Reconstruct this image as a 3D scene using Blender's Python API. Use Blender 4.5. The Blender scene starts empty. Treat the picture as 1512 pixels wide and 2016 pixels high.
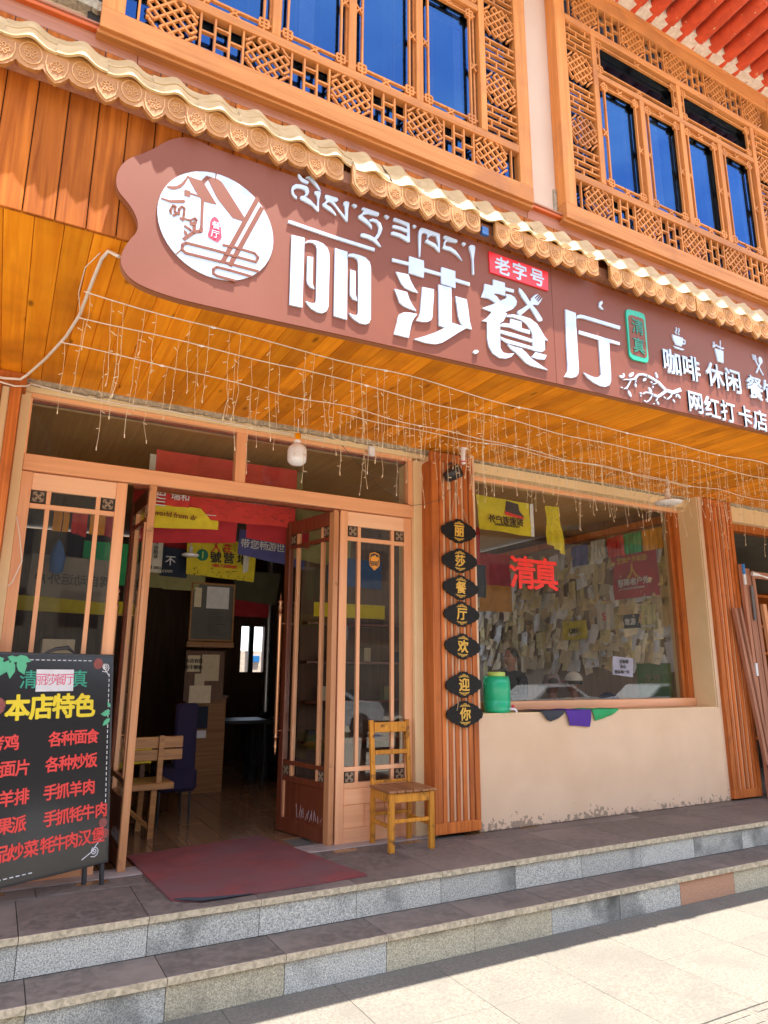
import bpy, math, random
from mathutils import Vector, Matrix, Euler
R = random.Random(7)
rad = math.radians
S = bpy.context.scene
C = S.collection
# ---------------------------------------------------------------- camera
cam = bpy.data.cameras.new('camera'); co = bpy.data.objects.new('camera', cam); C.objects.link(co)
cam.sensor_fit = 'VERTICAL'; cam.sensor_height = 36; cam.lens = 24.403; cam.clip_end = 500; cam.clip_start = 0.05
co.matrix_world = Matrix(((0.87772819, -0.11150626, -0.46600383, 0), (-0.47914113, -0.19588304, -0.85560132, 0),
                          (0.00412266, 0.974267, -0.2253593, 1.3), (0, 0, 0, 1)))
S.camera = co
# ---------------------------------------------------------------- light
SX, SYY = 0.13, -0.19           # horizontal offset of the sun per metre of height
W = bpy.data.worlds.new('World'); S.world = W; W.use_nodes = True
nt = W.node_tree; nt.nodes.clear()
o_ = nt.nodes.new('ShaderNodeOutputWorld'); b_ = nt.nodes.new('ShaderNodeBackground'); s_ = nt.nodes.new('ShaderNodeTexSky')
s_.sky_type = 'NISHITA'; s_.sun_disc = False; s_.sun_elevation = math.atan(1 / math.hypot(SX, SYY)); s_.sun_rotation = math.atan2(SX, SYY)
s_.altitude = 500; s_.air_density = 1.0; s_.dust_density = 1.5; s_.ozone_density = 1.0
b_.inputs['Strength'].default_value = 0.13
tc_ = nt.nodes.new('ShaderNodeTexCoord'); mp_ = nt.nodes.new('ShaderNodeMapping'); mp_.inputs['Scale'].default_value = (2.2, 2.2, 5.0); n_ = nt.nodes.new('ShaderNodeTexNoise'); n_.inputs['Scale'].default_value = 1.6; n_.inputs['Detail'].default_value = 9; n_.inputs['Distortion'].default_value = 0.8
r_ = nt.nodes.new('ShaderNodeValToRGB'); r_.color_ramp.elements[0].position = 0.36; r_.color_ramp.elements[1].position = 0.60; r_.color_ramp.elements[0].color = (0, 0, 0, 1); r_.color_ramp.elements[1].color = (.75, .75, .75, 1)
m_ = nt.nodes.new('ShaderNodeMix'); m_.data_type = 'RGBA'; m_.inputs['B'].default_value = (5.2, 5.3, 5.6, 1)
nt.links.new(tc_.outputs['Generated'], mp_.inputs[0]); nt.links.new(mp_.outputs[0], n_.inputs['Vector']); nt.links.new(n_.outputs['Fac'], r_.inputs[0]); nt.links.new(r_.outputs[0], m_.inputs['Factor']); nt.links.new(s_.outputs[0], m_.inputs['A'])
nt.links.new(m_.outputs['Result'], b_.inputs[0]); nt.links.new(b_.outputs[0], o_.inputs[0])
sl = bpy.data.lights.new('sun', 'SUN'); sl.energy = 3.7; sl.angle = rad(0.5); sl.color = (1.0, 0.93, 0.82)
so = bpy.data.objects.new('sun', sl); C.objects.link(so)
so.rotation_euler = Vector((SX, SYY, 1)).to_track_quat('Z', 'Y').to_euler()
S.view_settings.view_transform = 'Standard'; S.view_settings.look = 'None'; S.view_settings.gamma = 1
S.view_settings.exposure = 2.24
S.view_settings.use_curve_mapping = False
S.render.engine = 'CYCLES'
S.cycles.use_denoising = True; S.cycles.max_bounces = 10; S.cycles.diffuse_bounces = 6; S.cycles.glossy_bounces = 4
S.cycles.transparent_max_bounces = 16; S.cycles.caustics_reflective = False; S.cycles.caustics_refractive = False
S.cycles.sample_clamp_indirect = 6
# ---------------------------------------------------------------- materials
MATS = {}
def mat(name, col, col2=None, sc=(8, 8, 8), rough=0.6, bump=0.0, metal=0.0, var=0.0, detail=6, lo=0.35, hi=0.65, knots=0, spec=0.5,
        dirt=None, dsc=3.0, dlo=0.55, dhi=0.75, coat=0.0, obj=False, bdist=0.004, rvar=0.0):
    m = bpy.data.materials.new(name); m.use_nodes = True; t = m.node_tree; N = t.nodes; Lk = t.links
    p = N['Principled BSDF']; p.inputs['Roughness'].default_value = rough; p.inputs['Metallic'].default_value = metal
    p.inputs['Specular IOR Level'].default_value = spec
    if coat: p.inputs['Coat Weight'].default_value = coat; p.inputs['Coat Roughness'].default_value = 0.15
    if col2 is None: col2 = tuple(c * 0.8 for c in col)
    if obj: g = N.new('ShaderNodeTexCoord'); src = g.outputs['Object']
    else: g = N.new('ShaderNodeNewGeometry'); src = g.outputs['Position']
    oi = N.new('ShaderNodeObjectInfo')
    off = N.new('ShaderNodeVectorMath'); off.operation = 'SCALE'; off.inputs[0].default_value = (7.3, 11.1, 5.7)
    Lk.new(oi.outputs['Random'], off.inputs['Scale'])
    ad = N.new('ShaderNodeVectorMath'); Lk.new(src, ad.inputs[0]); Lk.new(off.outputs[0], ad.inputs[1])
    mp = N.new('ShaderNodeMapping'); mp.inputs['Scale'].default_value = sc; Lk.new(ad.outputs[0], mp.inputs[0])
    n = N.new('ShaderNodeTexNoise'); n.inputs['Scale'].default_value = 1; n.inputs['Detail'].default_value = detail; n.inputs['Distortion'].default_value = 0.6
    Lk.new(mp.outputs[0], n.inputs['Vector'])
    r = N.new('ShaderNodeValToRGB'); r.color_ramp.elements[0].position = lo; r.color_ramp.elements[1].position = hi
    r.color_ramp.elements[0].color = (*col2, 1); r.color_ramp.elements[1].color = (*col, 1)
    Lk.new(n.outputs['Fac'], r.inputs[0]); out = r.outputs[0]
    if knots:
        k = N.new('ShaderNodeTexVoronoi'); k.inputs['Scale'].default_value = 1; k.inputs['Randomness'].default_value = 1
        mk = N.new('ShaderNodeMapping'); mk.inputs['Scale'].default_value = tuple(x * 0 + y for x, y in zip(sc, ((6, 2.2, 6) if sc[1] < sc[0] else (6, 6, 2.2)))); Lk.new(ad.outputs[0], mk.inputs[0]); Lk.new(mk.outputs[0], k.inputs['Vector'])
        kr = N.new('ShaderNodeValToRGB'); kr.color_ramp.elements[0].position = 0.05; kr.color_ramp.elements[1].position = 0.12
        kr.color_ramp.elements[0].color = (1, 1, 1, 1); kr.color_ramp.elements[1].color = (0, 0, 0, 1); Lk.new(k.outputs['Distance'], kr.inputs[0])
        mx = N.new('ShaderNodeMix'); mx.data_type = 'RGBA'; mx.inputs['B'].default_value = (*[c * 0.35 for c in col2], 1)
        ml = N.new('ShaderNodeMath'); ml.operation = 'MULTIPLY'; ml.inputs[1].default_value = knots; Lk.new(kr.outputs[0], ml.inputs[0])
        Lk.new(ml.outputs[0], mx.inputs['Factor']); Lk.new(out, mx.inputs['A']); out = mx.outputs['Result']
    if dirt:
        d = N.new('ShaderNodeTexNoise'); d.inputs['Scale'].default_value = dsc; d.inputs['Detail'].default_value = 8; Lk.new(ad.outputs[0], d.inputs['Vector'])
        dr = N.new('ShaderNodeValToRGB'); dr.color_ramp.elements[0].position = dlo; dr.color_ramp.elements[1].position = dhi
        dr.color_ramp.elements[0].color = (0, 0, 0, 1); dr.color_ramp.elements[1].color = (1, 1, 1, 1); Lk.new(d.outputs['Fac'], dr.inputs[0])
        mx = N.new('ShaderNodeMix'); mx.data_type = 'RGBA'; mx.inputs['B'].default_value = (*dirt, 1)
        Lk.new(dr.outputs[0], mx.inputs['Factor']); Lk.new(out, mx.inputs['A']); out = mx.outputs['Result']
    if var:
        hv = N.new('ShaderNodeHueSaturation'); mr = N.new('ShaderNodeMapRange'); mr.inputs['To Min'].default_value = 1 - var; mr.inputs['To Max'].default_value = 1 + var
        Lk.new(oi.outputs['Random'], mr.inputs['Value']); Lk.new(mr.outputs[0], hv.inputs['Value']); Lk.new(out, hv.inputs['Color']); out = hv.outputs[0]
    Lk.new(out, p.inputs['Base Color'])
    if rvar:
        mr = N.new('ShaderNodeMapRange'); mr.inputs['To Min'].default_value = rough - rvar; mr.inputs['To Max'].default_value = rough + rvar
        Lk.new(n.outputs['Fac'], mr.inputs['Value']); Lk.new(mr.outputs[0], p.inputs['Roughness'])
    if bump:
        b = N.new('ShaderNodeBump'); b.inputs['Strength'].default_value = bump; b.inputs['Distance'].default_value = bdist
        Lk.new(n.outputs['Fac'], b.inputs['Height']); Lk.new(b.outputs[0], p.inputs['Normal'])
    MATS[name] = m; return m
def wood(name, col, col2, axis='z', rough=0.45, var=0.12, knots=0.0, bump=0.25, coat=0.0, g=1.0, **k):
    sc = {'x': (1.6 * g, 38 * g, 38 * g), 'y': (38 * g, 1.6 * g, 38 * g), 'z': (38 * g, 38 * g, 1.6 * g)}[axis]
    return mat(name, col, col2, sc, rough=rough, var=var, knots=knots, bump=bump, coat=coat, lo=0.3, hi=0.7, detail=5, **k)
def glass(name, tint=(0.95, 0.96, 0.95), ior=1.5, extra=0.0, gl=(1, 1, 1)):
    m = bpy.data.materials.new(name); m.use_nodes = True; t = m.node_tree; N = t.nodes; N.clear(); Lk = t.links
    o = N.new('ShaderNodeOutputMaterial'); mx = N.new('ShaderNodeMixShader'); tr = N.new('ShaderNodeBsdfTransparent'); g = N.new('ShaderNodeBsdfGlossy'); f = N.new('ShaderNodeMath'); gg = N.new('ShaderNodeNewGeometry'); dt = N.new('ShaderNodeVectorMath'); dt.operation = 'DOT_PRODUCT'; ab = N.new('ShaderNodeMath'); ab.operation = 'ABSOLUTE'; iv = N.new('ShaderNodeMath'); iv.operation = 'SUBTRACT'; iv.inputs[0].default_value = 1.0; pw = N.new('ShaderNodeMath'); pw.operation = 'POWER'; pw.inputs[1].default_value = 5.0
    tr.inputs[0].default_value = (*tint, 1); g.inputs['Roughness'].default_value = 0.01; g.inputs['Color'].default_value = (*gl, 1); f.operation = 'MULTIPLY_ADD'; f.inputs[1].default_value = 0.96; f.inputs[2].default_value = 0.03; Lk.new(gg.outputs['Normal'], dt.inputs[0]); Lk.new(gg.outputs['Incoming'], dt.inputs[1]); Lk.new(dt.outputs['Value'], ab.inputs[0]); Lk.new(ab.outputs[0], iv.inputs[1]); Lk.new(iv.outputs[0], pw.inputs[0]); Lk.new(pw.outputs[0], f.inputs[0])
    a = N.new('ShaderNodeMath'); a.operation = 'ADD'; a.inputs[1].default_value = extra; a.use_clamp = True
    Lk.new(f.outputs[0], a.inputs[0]); Lk.new(a.outputs[0], mx.inputs[0]); Lk.new(tr.outputs[0], mx.inputs[1]); Lk.new(g.outputs[0], mx.inputs[2]); Lk.new(mx.outputs[0], o.inputs[0])
    MATS[name] = m; return m
def flat(name, col, rough=0.5, metal=0.0, **k): return mat(name, col, tuple(c * 0.9 for c in col), (14, 14, 14), rough=rough, metal=metal, **k)

# --- wood
soff = wood('soffit_pine', (0.88, 0.33, 0.014), (0.72, 0.22, 0.007), 'y', rough=0.5, spec=0.22, knots=0.9, var=0.17, dirt=(0.40, 0.115, 0.006), dsc=1.7, dlo=0.5, dhi=0.8)
fasw = wood('fascia_pine', (0.46, 0.13, 0.018), (0.24, 0.055, 0.007), 'z', rough=0.6, spec=0.1, knots=0.9, var=0.16, dirt=(0.22, 0.05, 0.008), dsc=2.2, dlo=0.5, dhi=0.78)
belt = wood('belt_timber', (0.46, 0.19, 0.115), (0.36, 0.135, 0.08), 'x', rough=0.7, var=0.08, dirt=(0.16, 0.07, 0.05), dlo=0.6, dhi=0.8)
latt = wood('lattice_wood', (0.68, 0.265, 0.075), (0.50, 0.175, 0.042), 'z', rough=0.55, spec=0.25, var=0.1, dirt=(0.42, 0.15, 0.05), dsc=3.5, dlo=0.52, dhi=0.75)
lattx = wood('lattice_wood_rail', (0.64, 0.25, 0.075), (0.46, 0.165, 0.045), 'x', rough=0.55, spec=0.25, var=0.1, dirt=(0.38, 0.14, 0.05), dsc=3, dlo=0.52, dhi=0.75)
orng = flat('orange_lip_paint', (0.62, 0.12, 0.02), 0.45)
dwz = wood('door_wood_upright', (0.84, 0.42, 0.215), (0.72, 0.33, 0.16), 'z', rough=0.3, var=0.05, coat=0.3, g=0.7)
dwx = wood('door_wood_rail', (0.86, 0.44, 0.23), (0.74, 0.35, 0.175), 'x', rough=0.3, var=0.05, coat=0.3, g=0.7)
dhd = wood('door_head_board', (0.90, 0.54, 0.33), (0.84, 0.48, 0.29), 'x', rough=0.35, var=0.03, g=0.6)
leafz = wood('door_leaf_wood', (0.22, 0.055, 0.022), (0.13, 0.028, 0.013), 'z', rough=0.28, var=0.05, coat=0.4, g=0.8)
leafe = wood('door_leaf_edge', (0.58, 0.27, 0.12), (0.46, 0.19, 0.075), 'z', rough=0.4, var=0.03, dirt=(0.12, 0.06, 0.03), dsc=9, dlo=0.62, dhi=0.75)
slat = wood('slat_wood', (0.60, 0.175, 0.036), (0.36, 0.085, 0.016), 'z', rough=0.45, spec=0.3, var=0.14, knots=0.5, dirt=(0.22, 0.06, 0.015), dsc=3, dlo=0.55, dhi=0.8)
chw = wood('varnished_pine', (0.68, 0.29, 0.035), (0.40, 0.15, 0.016), 'z', rough=0.45, var=0.12, spec=0.25, dirt=(0.10, 0.045, 0.02), dsc=14, dlo=0.6, dhi=0.72, obj=True)
chs = wood('worn_seat_slats', (0.36, 0.15, 0.05), (0.18, 0.07, 0.03), 'y', rough=0.5, var=0.15, coat=0.2, obj=True)
bench = wood('bench_pine', (0.40, 0.19, 0.06), (0.24, 0.10, 0.03), 'x', rough=0.45, var=0.15, knots=0.5)
oldw = wood('old_reddish_wood', (0.44, 0.20, 0.12), (0.30, 0.12, 0.07), 'z', rough=0.6, var=0.2)
copper = flat('copper_handle', (0.62, 0.32, 0.18), 0.28, metal=0.9)
# --- stone, plaster
plas = mat('beige_plaster', (0.74, 0.53, 0.36), (0.70, 0.495, 0.335), (3, 3, 3), rough=0.85, bump=0.15, dirt=(0.66, 0.45, 0.29), dsc=1.6, dlo=0.5, dhi=0.8)
def mildew(m):
    t = m.node_tree; N = t.nodes; Lk = t.links; p = N['Principled BSDF']; src = p.inputs['Base Color'].links[0].from_socket
    g = N.new('ShaderNodeNewGeometry'); sx = N.new('ShaderNodeSeparateXYZ'); Lk.new(g.outputs['Position'], sx.inputs[0])
    n = N.new('ShaderNodeTexNoise'); n.inputs['Scale'].default_value = 26; n.inputs['Detail'].default_value = 7; Lk.new(g.outputs['Position'], n.inputs['Vector'])
    n2 = N.new('ShaderNodeTexNoise'); n2.inputs['Scale'].default_value = 2.2; Lk.new(g.outputs['Position'], n2.inputs['Vector'])
    mr = N.new('ShaderNodeMapRange'); mr.inputs['From Min'].default_value = 0; mr.inputs['From Max'].default_value = .30; mr.inputs['To Min'].default_value = .22; mr.inputs['To Max'].default_value = -.45; Lk.new(sx.outputs['Z'], mr.inputs['Value'])
    a1 = N.new('ShaderNodeMath'); a1.operation = 'ADD'; Lk.new(n.outputs['Fac'], a1.inputs[0]); Lk.new(mr.outputs[0], a1.inputs[1])
    a2 = N.new('ShaderNodeMath'); a2.operation = 'MULTIPLY_ADD'; a2.inputs[1].default_value = .62; Lk.new(n2.outputs['Fac'], a2.inputs[0]); Lk.new(a1.outputs[0], a2.inputs[2])
    r = N.new('ShaderNodeValToRGB'); r.color_ramp.elements[0].position = .97; r.color_ramp.elements[1].position = 1.10; r.color_ramp.elements[0].color = (0, 0, 0, 1); r.color_ramp.elements[1].color = (.7, .7, .7, 1); Lk.new(a2.outputs[0], r.inputs[0])
    mx = N.new('ShaderNodeMix'); mx.data_type = 'RGBA'; mx.inputs['B'].default_value = (.20, .145, .105, 1); Lk.new(r.outputs[0], mx.inputs['Factor']); Lk.new(src, mx.inputs['A']); Lk.new(mx.outputs['Result'], p.inputs['Base Color'])
mildew(plas)
plasd = mat('beige_reveal', (0.78, 0.58, 0.33), (0.74, 0.54, 0.30), (3, 3, 3), rough=0.85, bump=0.1)
rough_c = mat('rough_cement', (0.46, 0.40, 0.30), (0.28, 0.24, 0.18), (40, 40, 40), rough=0.95, bump=1.0, bdist=0.01)
cream = mat('cream_upper_wall', (0.64, 0.47, 0.36), (0.61, 0.44, 0.335), (4, 4, 4), rough=0.9, bump=0.1)
white_p = mat('white_cornice', (0.70, 0.62, 0.54), (0.55, 0.46, 0.38), (25, 25, 25), rough=0.9, bump=0.5)
riser = mat('grey_granite', (0.62, 0.60, 0.53), (0.24, 0.235, 0.215), (150, 150, 150), rough=0.8, detail=3, lo=0.38, hi=0.62, bump=0.2, bdist=0.001, spec=0.25, dirt=(0.11, 0.11, 0.10), dsc=2.6, dlo=0.54, dhi=0.74, var=0.1)
riser_w = mat('buff_granite', (0.60, 0.53, 0.38), (0.30, 0.26, 0.18), (150, 150, 150), rough=0.8, dirt=(0.16, 0.14, 0.11), dsc=3, dlo=0.58, dhi=0.78, detail=3, lo=0.4, hi=0.6, bump=0.2, bdist=0.001, var=0.06)
riser_p = mat('pink_granite', (0.56, 0.31, 0.19), (0.34, 0.17, 0.10), (180, 180, 180), rough=0.8, detail=3, lo=0.4, hi=0.6, bump=0.2, bdist=0.001)
nose = mat('worn_stone_nosing', (0.60, 0.50, 0.35), (0.34, 0.28, 0.19), (35, 35, 35), rough=0.85, bump=0.5, bdist=0.003)
tread = mat('dark_purple_stone', (0.185, 0.150, 0.128), (0.11, 0.09, 0.078), (20, 20, 20), spec=0.35, rough=0.62, bump=0.35, var=0.1, dirt=(0.235, 0.19, 0.16), dsc=1.3, dlo=0.45, dhi=0.75, rvar=0.15)
thres = mat('pale_threshold', (0.40, 0.33, 0.30), (0.30, 0.25, 0.23), (12, 12, 12), rough=0.5, bump=0.1)
paving = mat('pale_paving', (0.185, 0.168, 0.140), (0.115, 0.104, 0.088), (70, 70, 70), rough=0.85, detail=7, bump=0.5, bdist=0.002, var=0.04, dirt=(0.115, 0.108, 0.095), dsc=2.6, dlo=0.48, dhi=0.75)
grout = flat('grout', (0.15, 0.137, 0.112), 0.95)
asph = mat('pale_bounce_road', (0.46, 0.42, 0.35), (0.40, 0.365, 0.305), (60, 60, 60), rough=0.9)  # unseen road, coloured pale to bounce extra sunlight under the soffit
ftile = wood('wood_look_floor_tile', (0.27, 0.15, 0.075), (0.17, 0.09, 0.045), 'y', rough=0.12, var=0.22, bump=0.05)
# --- sign & misc
signb = mat('brown_sign_face', (0.205, 0.060, 0.034), (0.18, 0.052, 0.030), (1.2, 1.2, 1.2), rough=0.5, spec=0.25, dirt=(0.225, 0.075, 0.048), dsc=1.5, dlo=0.5, dhi=0.8)
signe = flat('sign_edge_copper', (0.30, 0.11, 0.05), 0.4)
lett = flat('white_acrylic', (0.50, 0.57, 0.69), 0.4)
redp = flat('red_vinyl', (0.75, 0.02, 0.03), 0.4)
crim = flat('crimson_seal', (0.62, 0.02, 0.06), 0.4)
greenp = flat('green_acrylic', (0.01, 0.36, 0.22), 0.35)
greend = flat('green_acrylic_dark', (0.005, 0.17, 0.10), 0.35)
gold = flat('gold_letters', (0.72, 0.42, 0.06), 0.4)
tilec = mat('cream_resin_tile', (0.56, 0.39, 0.20), (0.46, 0.30, 0.14), (10, 10, 10), rough=0.55, bump=0.1, var=0.04)
drip = mat('carved_eave_board', (0.46, 0.20, 0.055), (0.38, 0.155, 0.04), (20, 20, 20), rough=0.5, bump=0.2, var=0.08)
driph = mat('carving_ridge', (0.56, 0.29, 0.10), (0.50, 0.245, 0.08), (20, 20, 20), rough=0.45)
raft = mat('red_rafter_paint', (0.60, 0.07, 0.02), (0.46, 0.048, 0.014), (12, 12, 12), rough=0.6, dirt=(0.60, 0.36, 0.20), dsc=26, dlo=0.68, dhi=0.70)
blackw = mat('black_plaque', (0.014, 0.012, 0.012), (0.008, 0.007, 0.007), (10, 60, 60), spec=0.2, rough=0.5, bump=0.2)
black = flat('black_plastic', (0.025, 0.025, 0.028), 0.35)
boardb = mat('black_menu_print', (0.016, 0.015, 0.018), (0.013, 0.013, 0.015), (3, 3, 3), rough=0.14, spec=0.4)
wirew = flat('white_cable', (0.78, 0.70, 0.62), 0.5)
wireb = flat('warm_clear_wire', (0.78, 0.62, 0.42), 0.5)
bulbm = flat('lamp_diffuser', (0.84, 0.83, 0.86), 0.25, spec=0.6)
orcap = flat('orange_bulb_collar', (0.85, 0.32, 0.0), 0.4)
matr = mat('dark_red_carpet', (0.225, 0.046, 0.042), (0.16, 0.036, 0.036), (6, 6, 6), rough=0.95, bump=0.3, dirt=(0.15, 0.065, 0.065), dsc=2.5, dlo=0.4, dhi=0.7)
rub = flat('rubber_backing', (0.03, 0.03, 0.04), 0.7)
papr = mat('note_paper', (0.84, 0.74, 0.54), (0.76, 0.66, 0.46), (20, 20, 20), rough=0.8, var=0.3)
paper_w = flat('white_paper', (0.75, 0.75, 0.78), 0.8)
ink = flat('dark_ink', (0.03, 0.03, 0.03), 0.7)
skin = flat('skin', (0.45, 0.22, 0.14), 0.5)
hair = flat('black_hair', (0.015, 0.013, 0.012), 0.5)
steel = flat('pipe_steel', (0.35, 0.35, 0.36), 0.3, metal=0.9)
jug_g = flat('green_jug_plastic', (0.0, 0.42, 0.20), 0.3, spec=0.6)
lid = flat('yellow_green_lid', (0.45, 0.60, 0.12), 0.4)
def cl(name, col): return mat(name, col, tuple(c * 0.85 for c in col), (9, 9, 9), rough=0.85)
f_red, f_red2, f_yel, f_blu, f_grn, f_pur, f_wht, f_nav, f_olv, f_org, f_cho = [cl('cloth_' + n, c) for n, c in dict(
    red=(0.62, 0.05, 0.04), deep_red=(0.42, 0.02, 0.03), yellow=(0.72, 0.58, 0.03), blue=(0.10, 0.10, 0.30), green=(0.03, 0.36, 0.12), purple=(0.09, 0.03, 0.30),
    white=(0.62, 0.58, 0.50), navy=(0.02, 0.03, 0.06), olive=(0.30, 0.28, 0.12), orange=(0.75, 0.32, 0.02), charcoal=(0.04, 0.045, 0.06)).items()]
G_door = glass('clear_door_glass', (0.95, 0.96, 0.95), 1.5, 0.0)
G_up = glass('blue_reflective_glass', (0.42, 0.46, 0.52), 1.5, 0.12, (0.13, 0.36, 0.90))
dark = flat('dark_interior', (0.03, 0.025, 0.022), 0.8)
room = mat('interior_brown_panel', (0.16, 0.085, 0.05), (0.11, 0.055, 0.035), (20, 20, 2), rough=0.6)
ceilw = wood('interior_ceiling_wood', (0.60, 0.36, 0.14), (0.48, 0.27, 0.10), 'y', rough=0.5, var=0.1)
carw = flat('white_car_paint', (0.78, 0.80, 0.82), 0.2, coat=0.6)
opp = mat('warm_render', (0.24, 0.205, 0.165), (0.20, 0.17, 0.135), (2, 2, 2), rough=0.9)
ros_d = flat('rosette_recess', (0.05, 0.03, 0.02), 0.5)
ros_l = flat('rosette_relief', (0.42, 0.30, 0.20), 0.35, metal=0.3)

# ---------------------------------------------------------------- mesh building
class MB:
    def __init__(s): s.v = []; s.f = []; s.sm = []; s.m = Matrix.Identity(4)
    def add(s, vs, fs, sm=False):
        n = len(s.v); s.v += [tuple(s.m @ Vector(p)) for p in vs]; s.f += [tuple(i + n for i in f) for f in fs]; s.sm += [sm] * len(fs); return s
    def box(s, x0, x1, y0, y1, z0, z1, c=0.0):
        if c <= 0:
            vs = [(x, y, z) for x in (x0, x1) for y in (y0, y1) for z in (z0, z1)]
            return s.add(vs, [(0, 1, 3, 2), (4, 6, 7, 5), (0, 4, 5, 1), (2, 3, 7, 6), (0, 2, 6, 4), (1, 5, 7, 3)])
        c = min(c, (x1 - x0) * .45, (y1 - y0) * .45, (z1 - z0) * .45)
        X, Y, Z = (x0, x1), (y0, y1), (z0, z1); vs = []; idx = {}
        for i in (0, 1):
            for j in (0, 1):
                for k in (0, 1):
                    sx, sy, sz = 1 - 2 * i, 1 - 2 * j, 1 - 2 * k
                    for a, p in enumerate(((X[i], Y[j] + sy * c, Z[k] + sz * c), (X[i] + sx * c, Y[j], Z[k] + sz * c), (X[i] + sx * c, Y[j] + sy * c, Z[k]))):
                        idx[i, j, k, a] = len(vs); vs.append(p)
        I = lambda *a: idx[a]; fs = []
        for i in (0, 1):
            fs.append([I(i, 0, 0, 0), I(i, 0, 1, 0), I(i, 1, 1, 0), I(i, 1, 0, 0)]); fs.append([I(0, i, 0, 1), I(1, i, 0, 1), I(1, i, 1, 1), I(0, i, 1, 1)]); fs.append([I(0, 0, i, 2), I(0, 1, i, 2), I(1, 1, i, 2), I(1, 0, i, 2)])
            for j in (0, 1):
                fs.append([I(i, j, 0, 0), I(i, j, 1, 0), I(i, j, 1, 1), I(i, j, 0, 1)]); fs.append([I(i, 0, j, 0), I(i, 1, j, 0), I(i, 1, j, 2), I(i, 0, j, 2)]); fs.append([I(0, i, j, 1), I(1, i, j, 1), I(1, i, j, 2), I(0, i, j, 2)])
                for k in (0, 1): fs.append([I(i, j, k, 0), I(i, j, k, 1), I(i, j, k, 2)])
        cc = Vector(((x0 + x1) / 2, (y0 + y1) / 2, (z0 + z1) / 2)); out = []
        for f in fs:
            a, b, d = (Vector(vs[q]) for q in f[:3]); n = (b - a).cross(d - a)
            out.append(f if n.dot(sum((Vector(vs[q]) for q in f), Vector()) / len(f) - cc) > 0 else f[::-1])
        return s.add(vs, out)
    def prism(s, poly, y0, y1):          # polygon in x-z, extruded from y0 (front) to y1 (back)
        n = len(poly); ar = sum(poly[i][0] * poly[(i + 1) % n][1] - poly[(i + 1) % n][0] * poly[i][1] for i in range(n))
        if ar < 0: poly = poly[::-1]
        vs = [(x, y0, z) for x, z in poly] + [(x, y1, z) for x, z in poly]
        return s.add(vs, [tuple(range(n)), tuple(range(2 * n - 1, n - 1, -1))] + [(i + n, (i + 1) % n + n, (i + 1) % n, i) for i in range(n)])
    def ribbon(s, pts, w, y0, y1, taper=1.0):
        for i in range(len(pts) - 1):
            a, b = Vector(pts[i]), Vector(pts[i + 1]); d = b - a
            if d.length < 1e-6: continue
            d.normalize(); n = Vector((-d.y, d.x)); u = i / max(1, len(pts) - 1); v = (i + 1) / max(1, len(pts) - 1)
            wa = w / 2 * (1 + (taper - 1) * u); wb = w / 2 * (1 + (taper - 1) * v); e = .0003 * (i % 3)
            s.prism([tuple(a + n * wa), tuple(a - n * wa), tuple(b - n * wb), tuple(b + n * wb)], y0 - e, y1)
            if i: s.prism([(a.x + wa * math.cos(k * .785), a.y + wa * math.sin(k * .785)) for k in range(8)], y0 - .001 - e, y1)
        return s
    def tube(s, pts, r, n=6, smooth=True, cap=True):
        P = [Vector(p) for p in pts]; rings = []; up = Vector((0.13, 0.31, 0.94))
        for i, p in enumerate(P):
            d = (P[min(i + 1, len(P) - 1)] - P[max(i - 1, 0)]); d = d.normalized() if d.length > 1e-9 else Vector((0, 0, 1))
            u = d.cross(up); u = u.normalized() if u.length > 1e-3 else d.orthogonal().normalized(); w = d.cross(u)
            rr = r[i] if isinstance(r, (list, tuple)) else r
            rings.append([tuple(p + u * rr * math.cos(2 * math.pi * k / n) + w * rr * math.sin(2 * math.pi * k / n)) for k in range(n)])
        vs = [q for g in rings for q in g]
        fs = [(i * n + k, i * n + (k + 1) % n, (i + 1) * n + (k + 1) % n, (i + 1) * n + k) for i in range(len(P) - 1) for k in range(n)]
        s.add(vs, fs, smooth)
        if cap: s.add(rings[0], [tuple(range(n))[::-1]]); s.add(rings[-1], [tuple(range(n))])
        return s
    def lathe(s, prof, c=(0, 0, 0), n=16, smooth=True):   # profile of (r, z)
        vs = [(c[0] + r * math.cos(2 * math.pi * k / n), c[1] + r * math.sin(2 * math.pi * k / n), c[2] + z) for r, z in prof for k in range(n)]
        fs = [(i * n + k, i * n + (k + 1) % n, (i + 1) * n + (k + 1) % n, (i + 1) * n + k) for i in range(len(prof) - 1) for k in range(n)]
        s.add(vs, fs, smooth)
        if prof[0][0] > 1e-4: s.add(vs[:n], [tuple(range(n))[::-1]])
        if prof[-1][0] > 1e-4: s.add(vs[-n:], [tuple(range(n))])
        return s
    def ball(s, c, r, n=12, sc=(1, 1, 1)):
        vs = []; m = n // 2
        for i in range(m + 1):
            t = math.pi * i / m
            for k in range(n): vs.append((c[0] + r * sc[0] * math.sin(t) * math.cos(2 * math.pi * k / n), c[1] + r * sc[1] * math.sin(t) * math.sin(2 * math.pi * k / n), c[2] + r * sc[2] * math.cos(t)))
        return s.add(vs, [((i + 1) * n + k, (i + 1) * n + (k + 1) % n, i * n + (k + 1) % n, i * n + k) for i in range(m) for k in range(n)], True)
    def grid(s, fn, nu, nv, smooth=True, thick=0.0):
        vs = [tuple(fn(i / nu, j / nv)) for j in range(nv + 1) for i in range(nu + 1)]
        fs = [(j * (nu + 1) + i, j * (nu + 1) + i + 1, (j + 1) * (nu + 1) + i + 1, (j + 1) * (nu + 1) + i) for j in range(nv) for i in range(nu)]
        s.add(vs, fs, smooth)
        if thick:
            s.add([(x, y + thick, z) for x, y, z in vs], [f[::-1] for f in fs], smooth)
        return s
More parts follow.
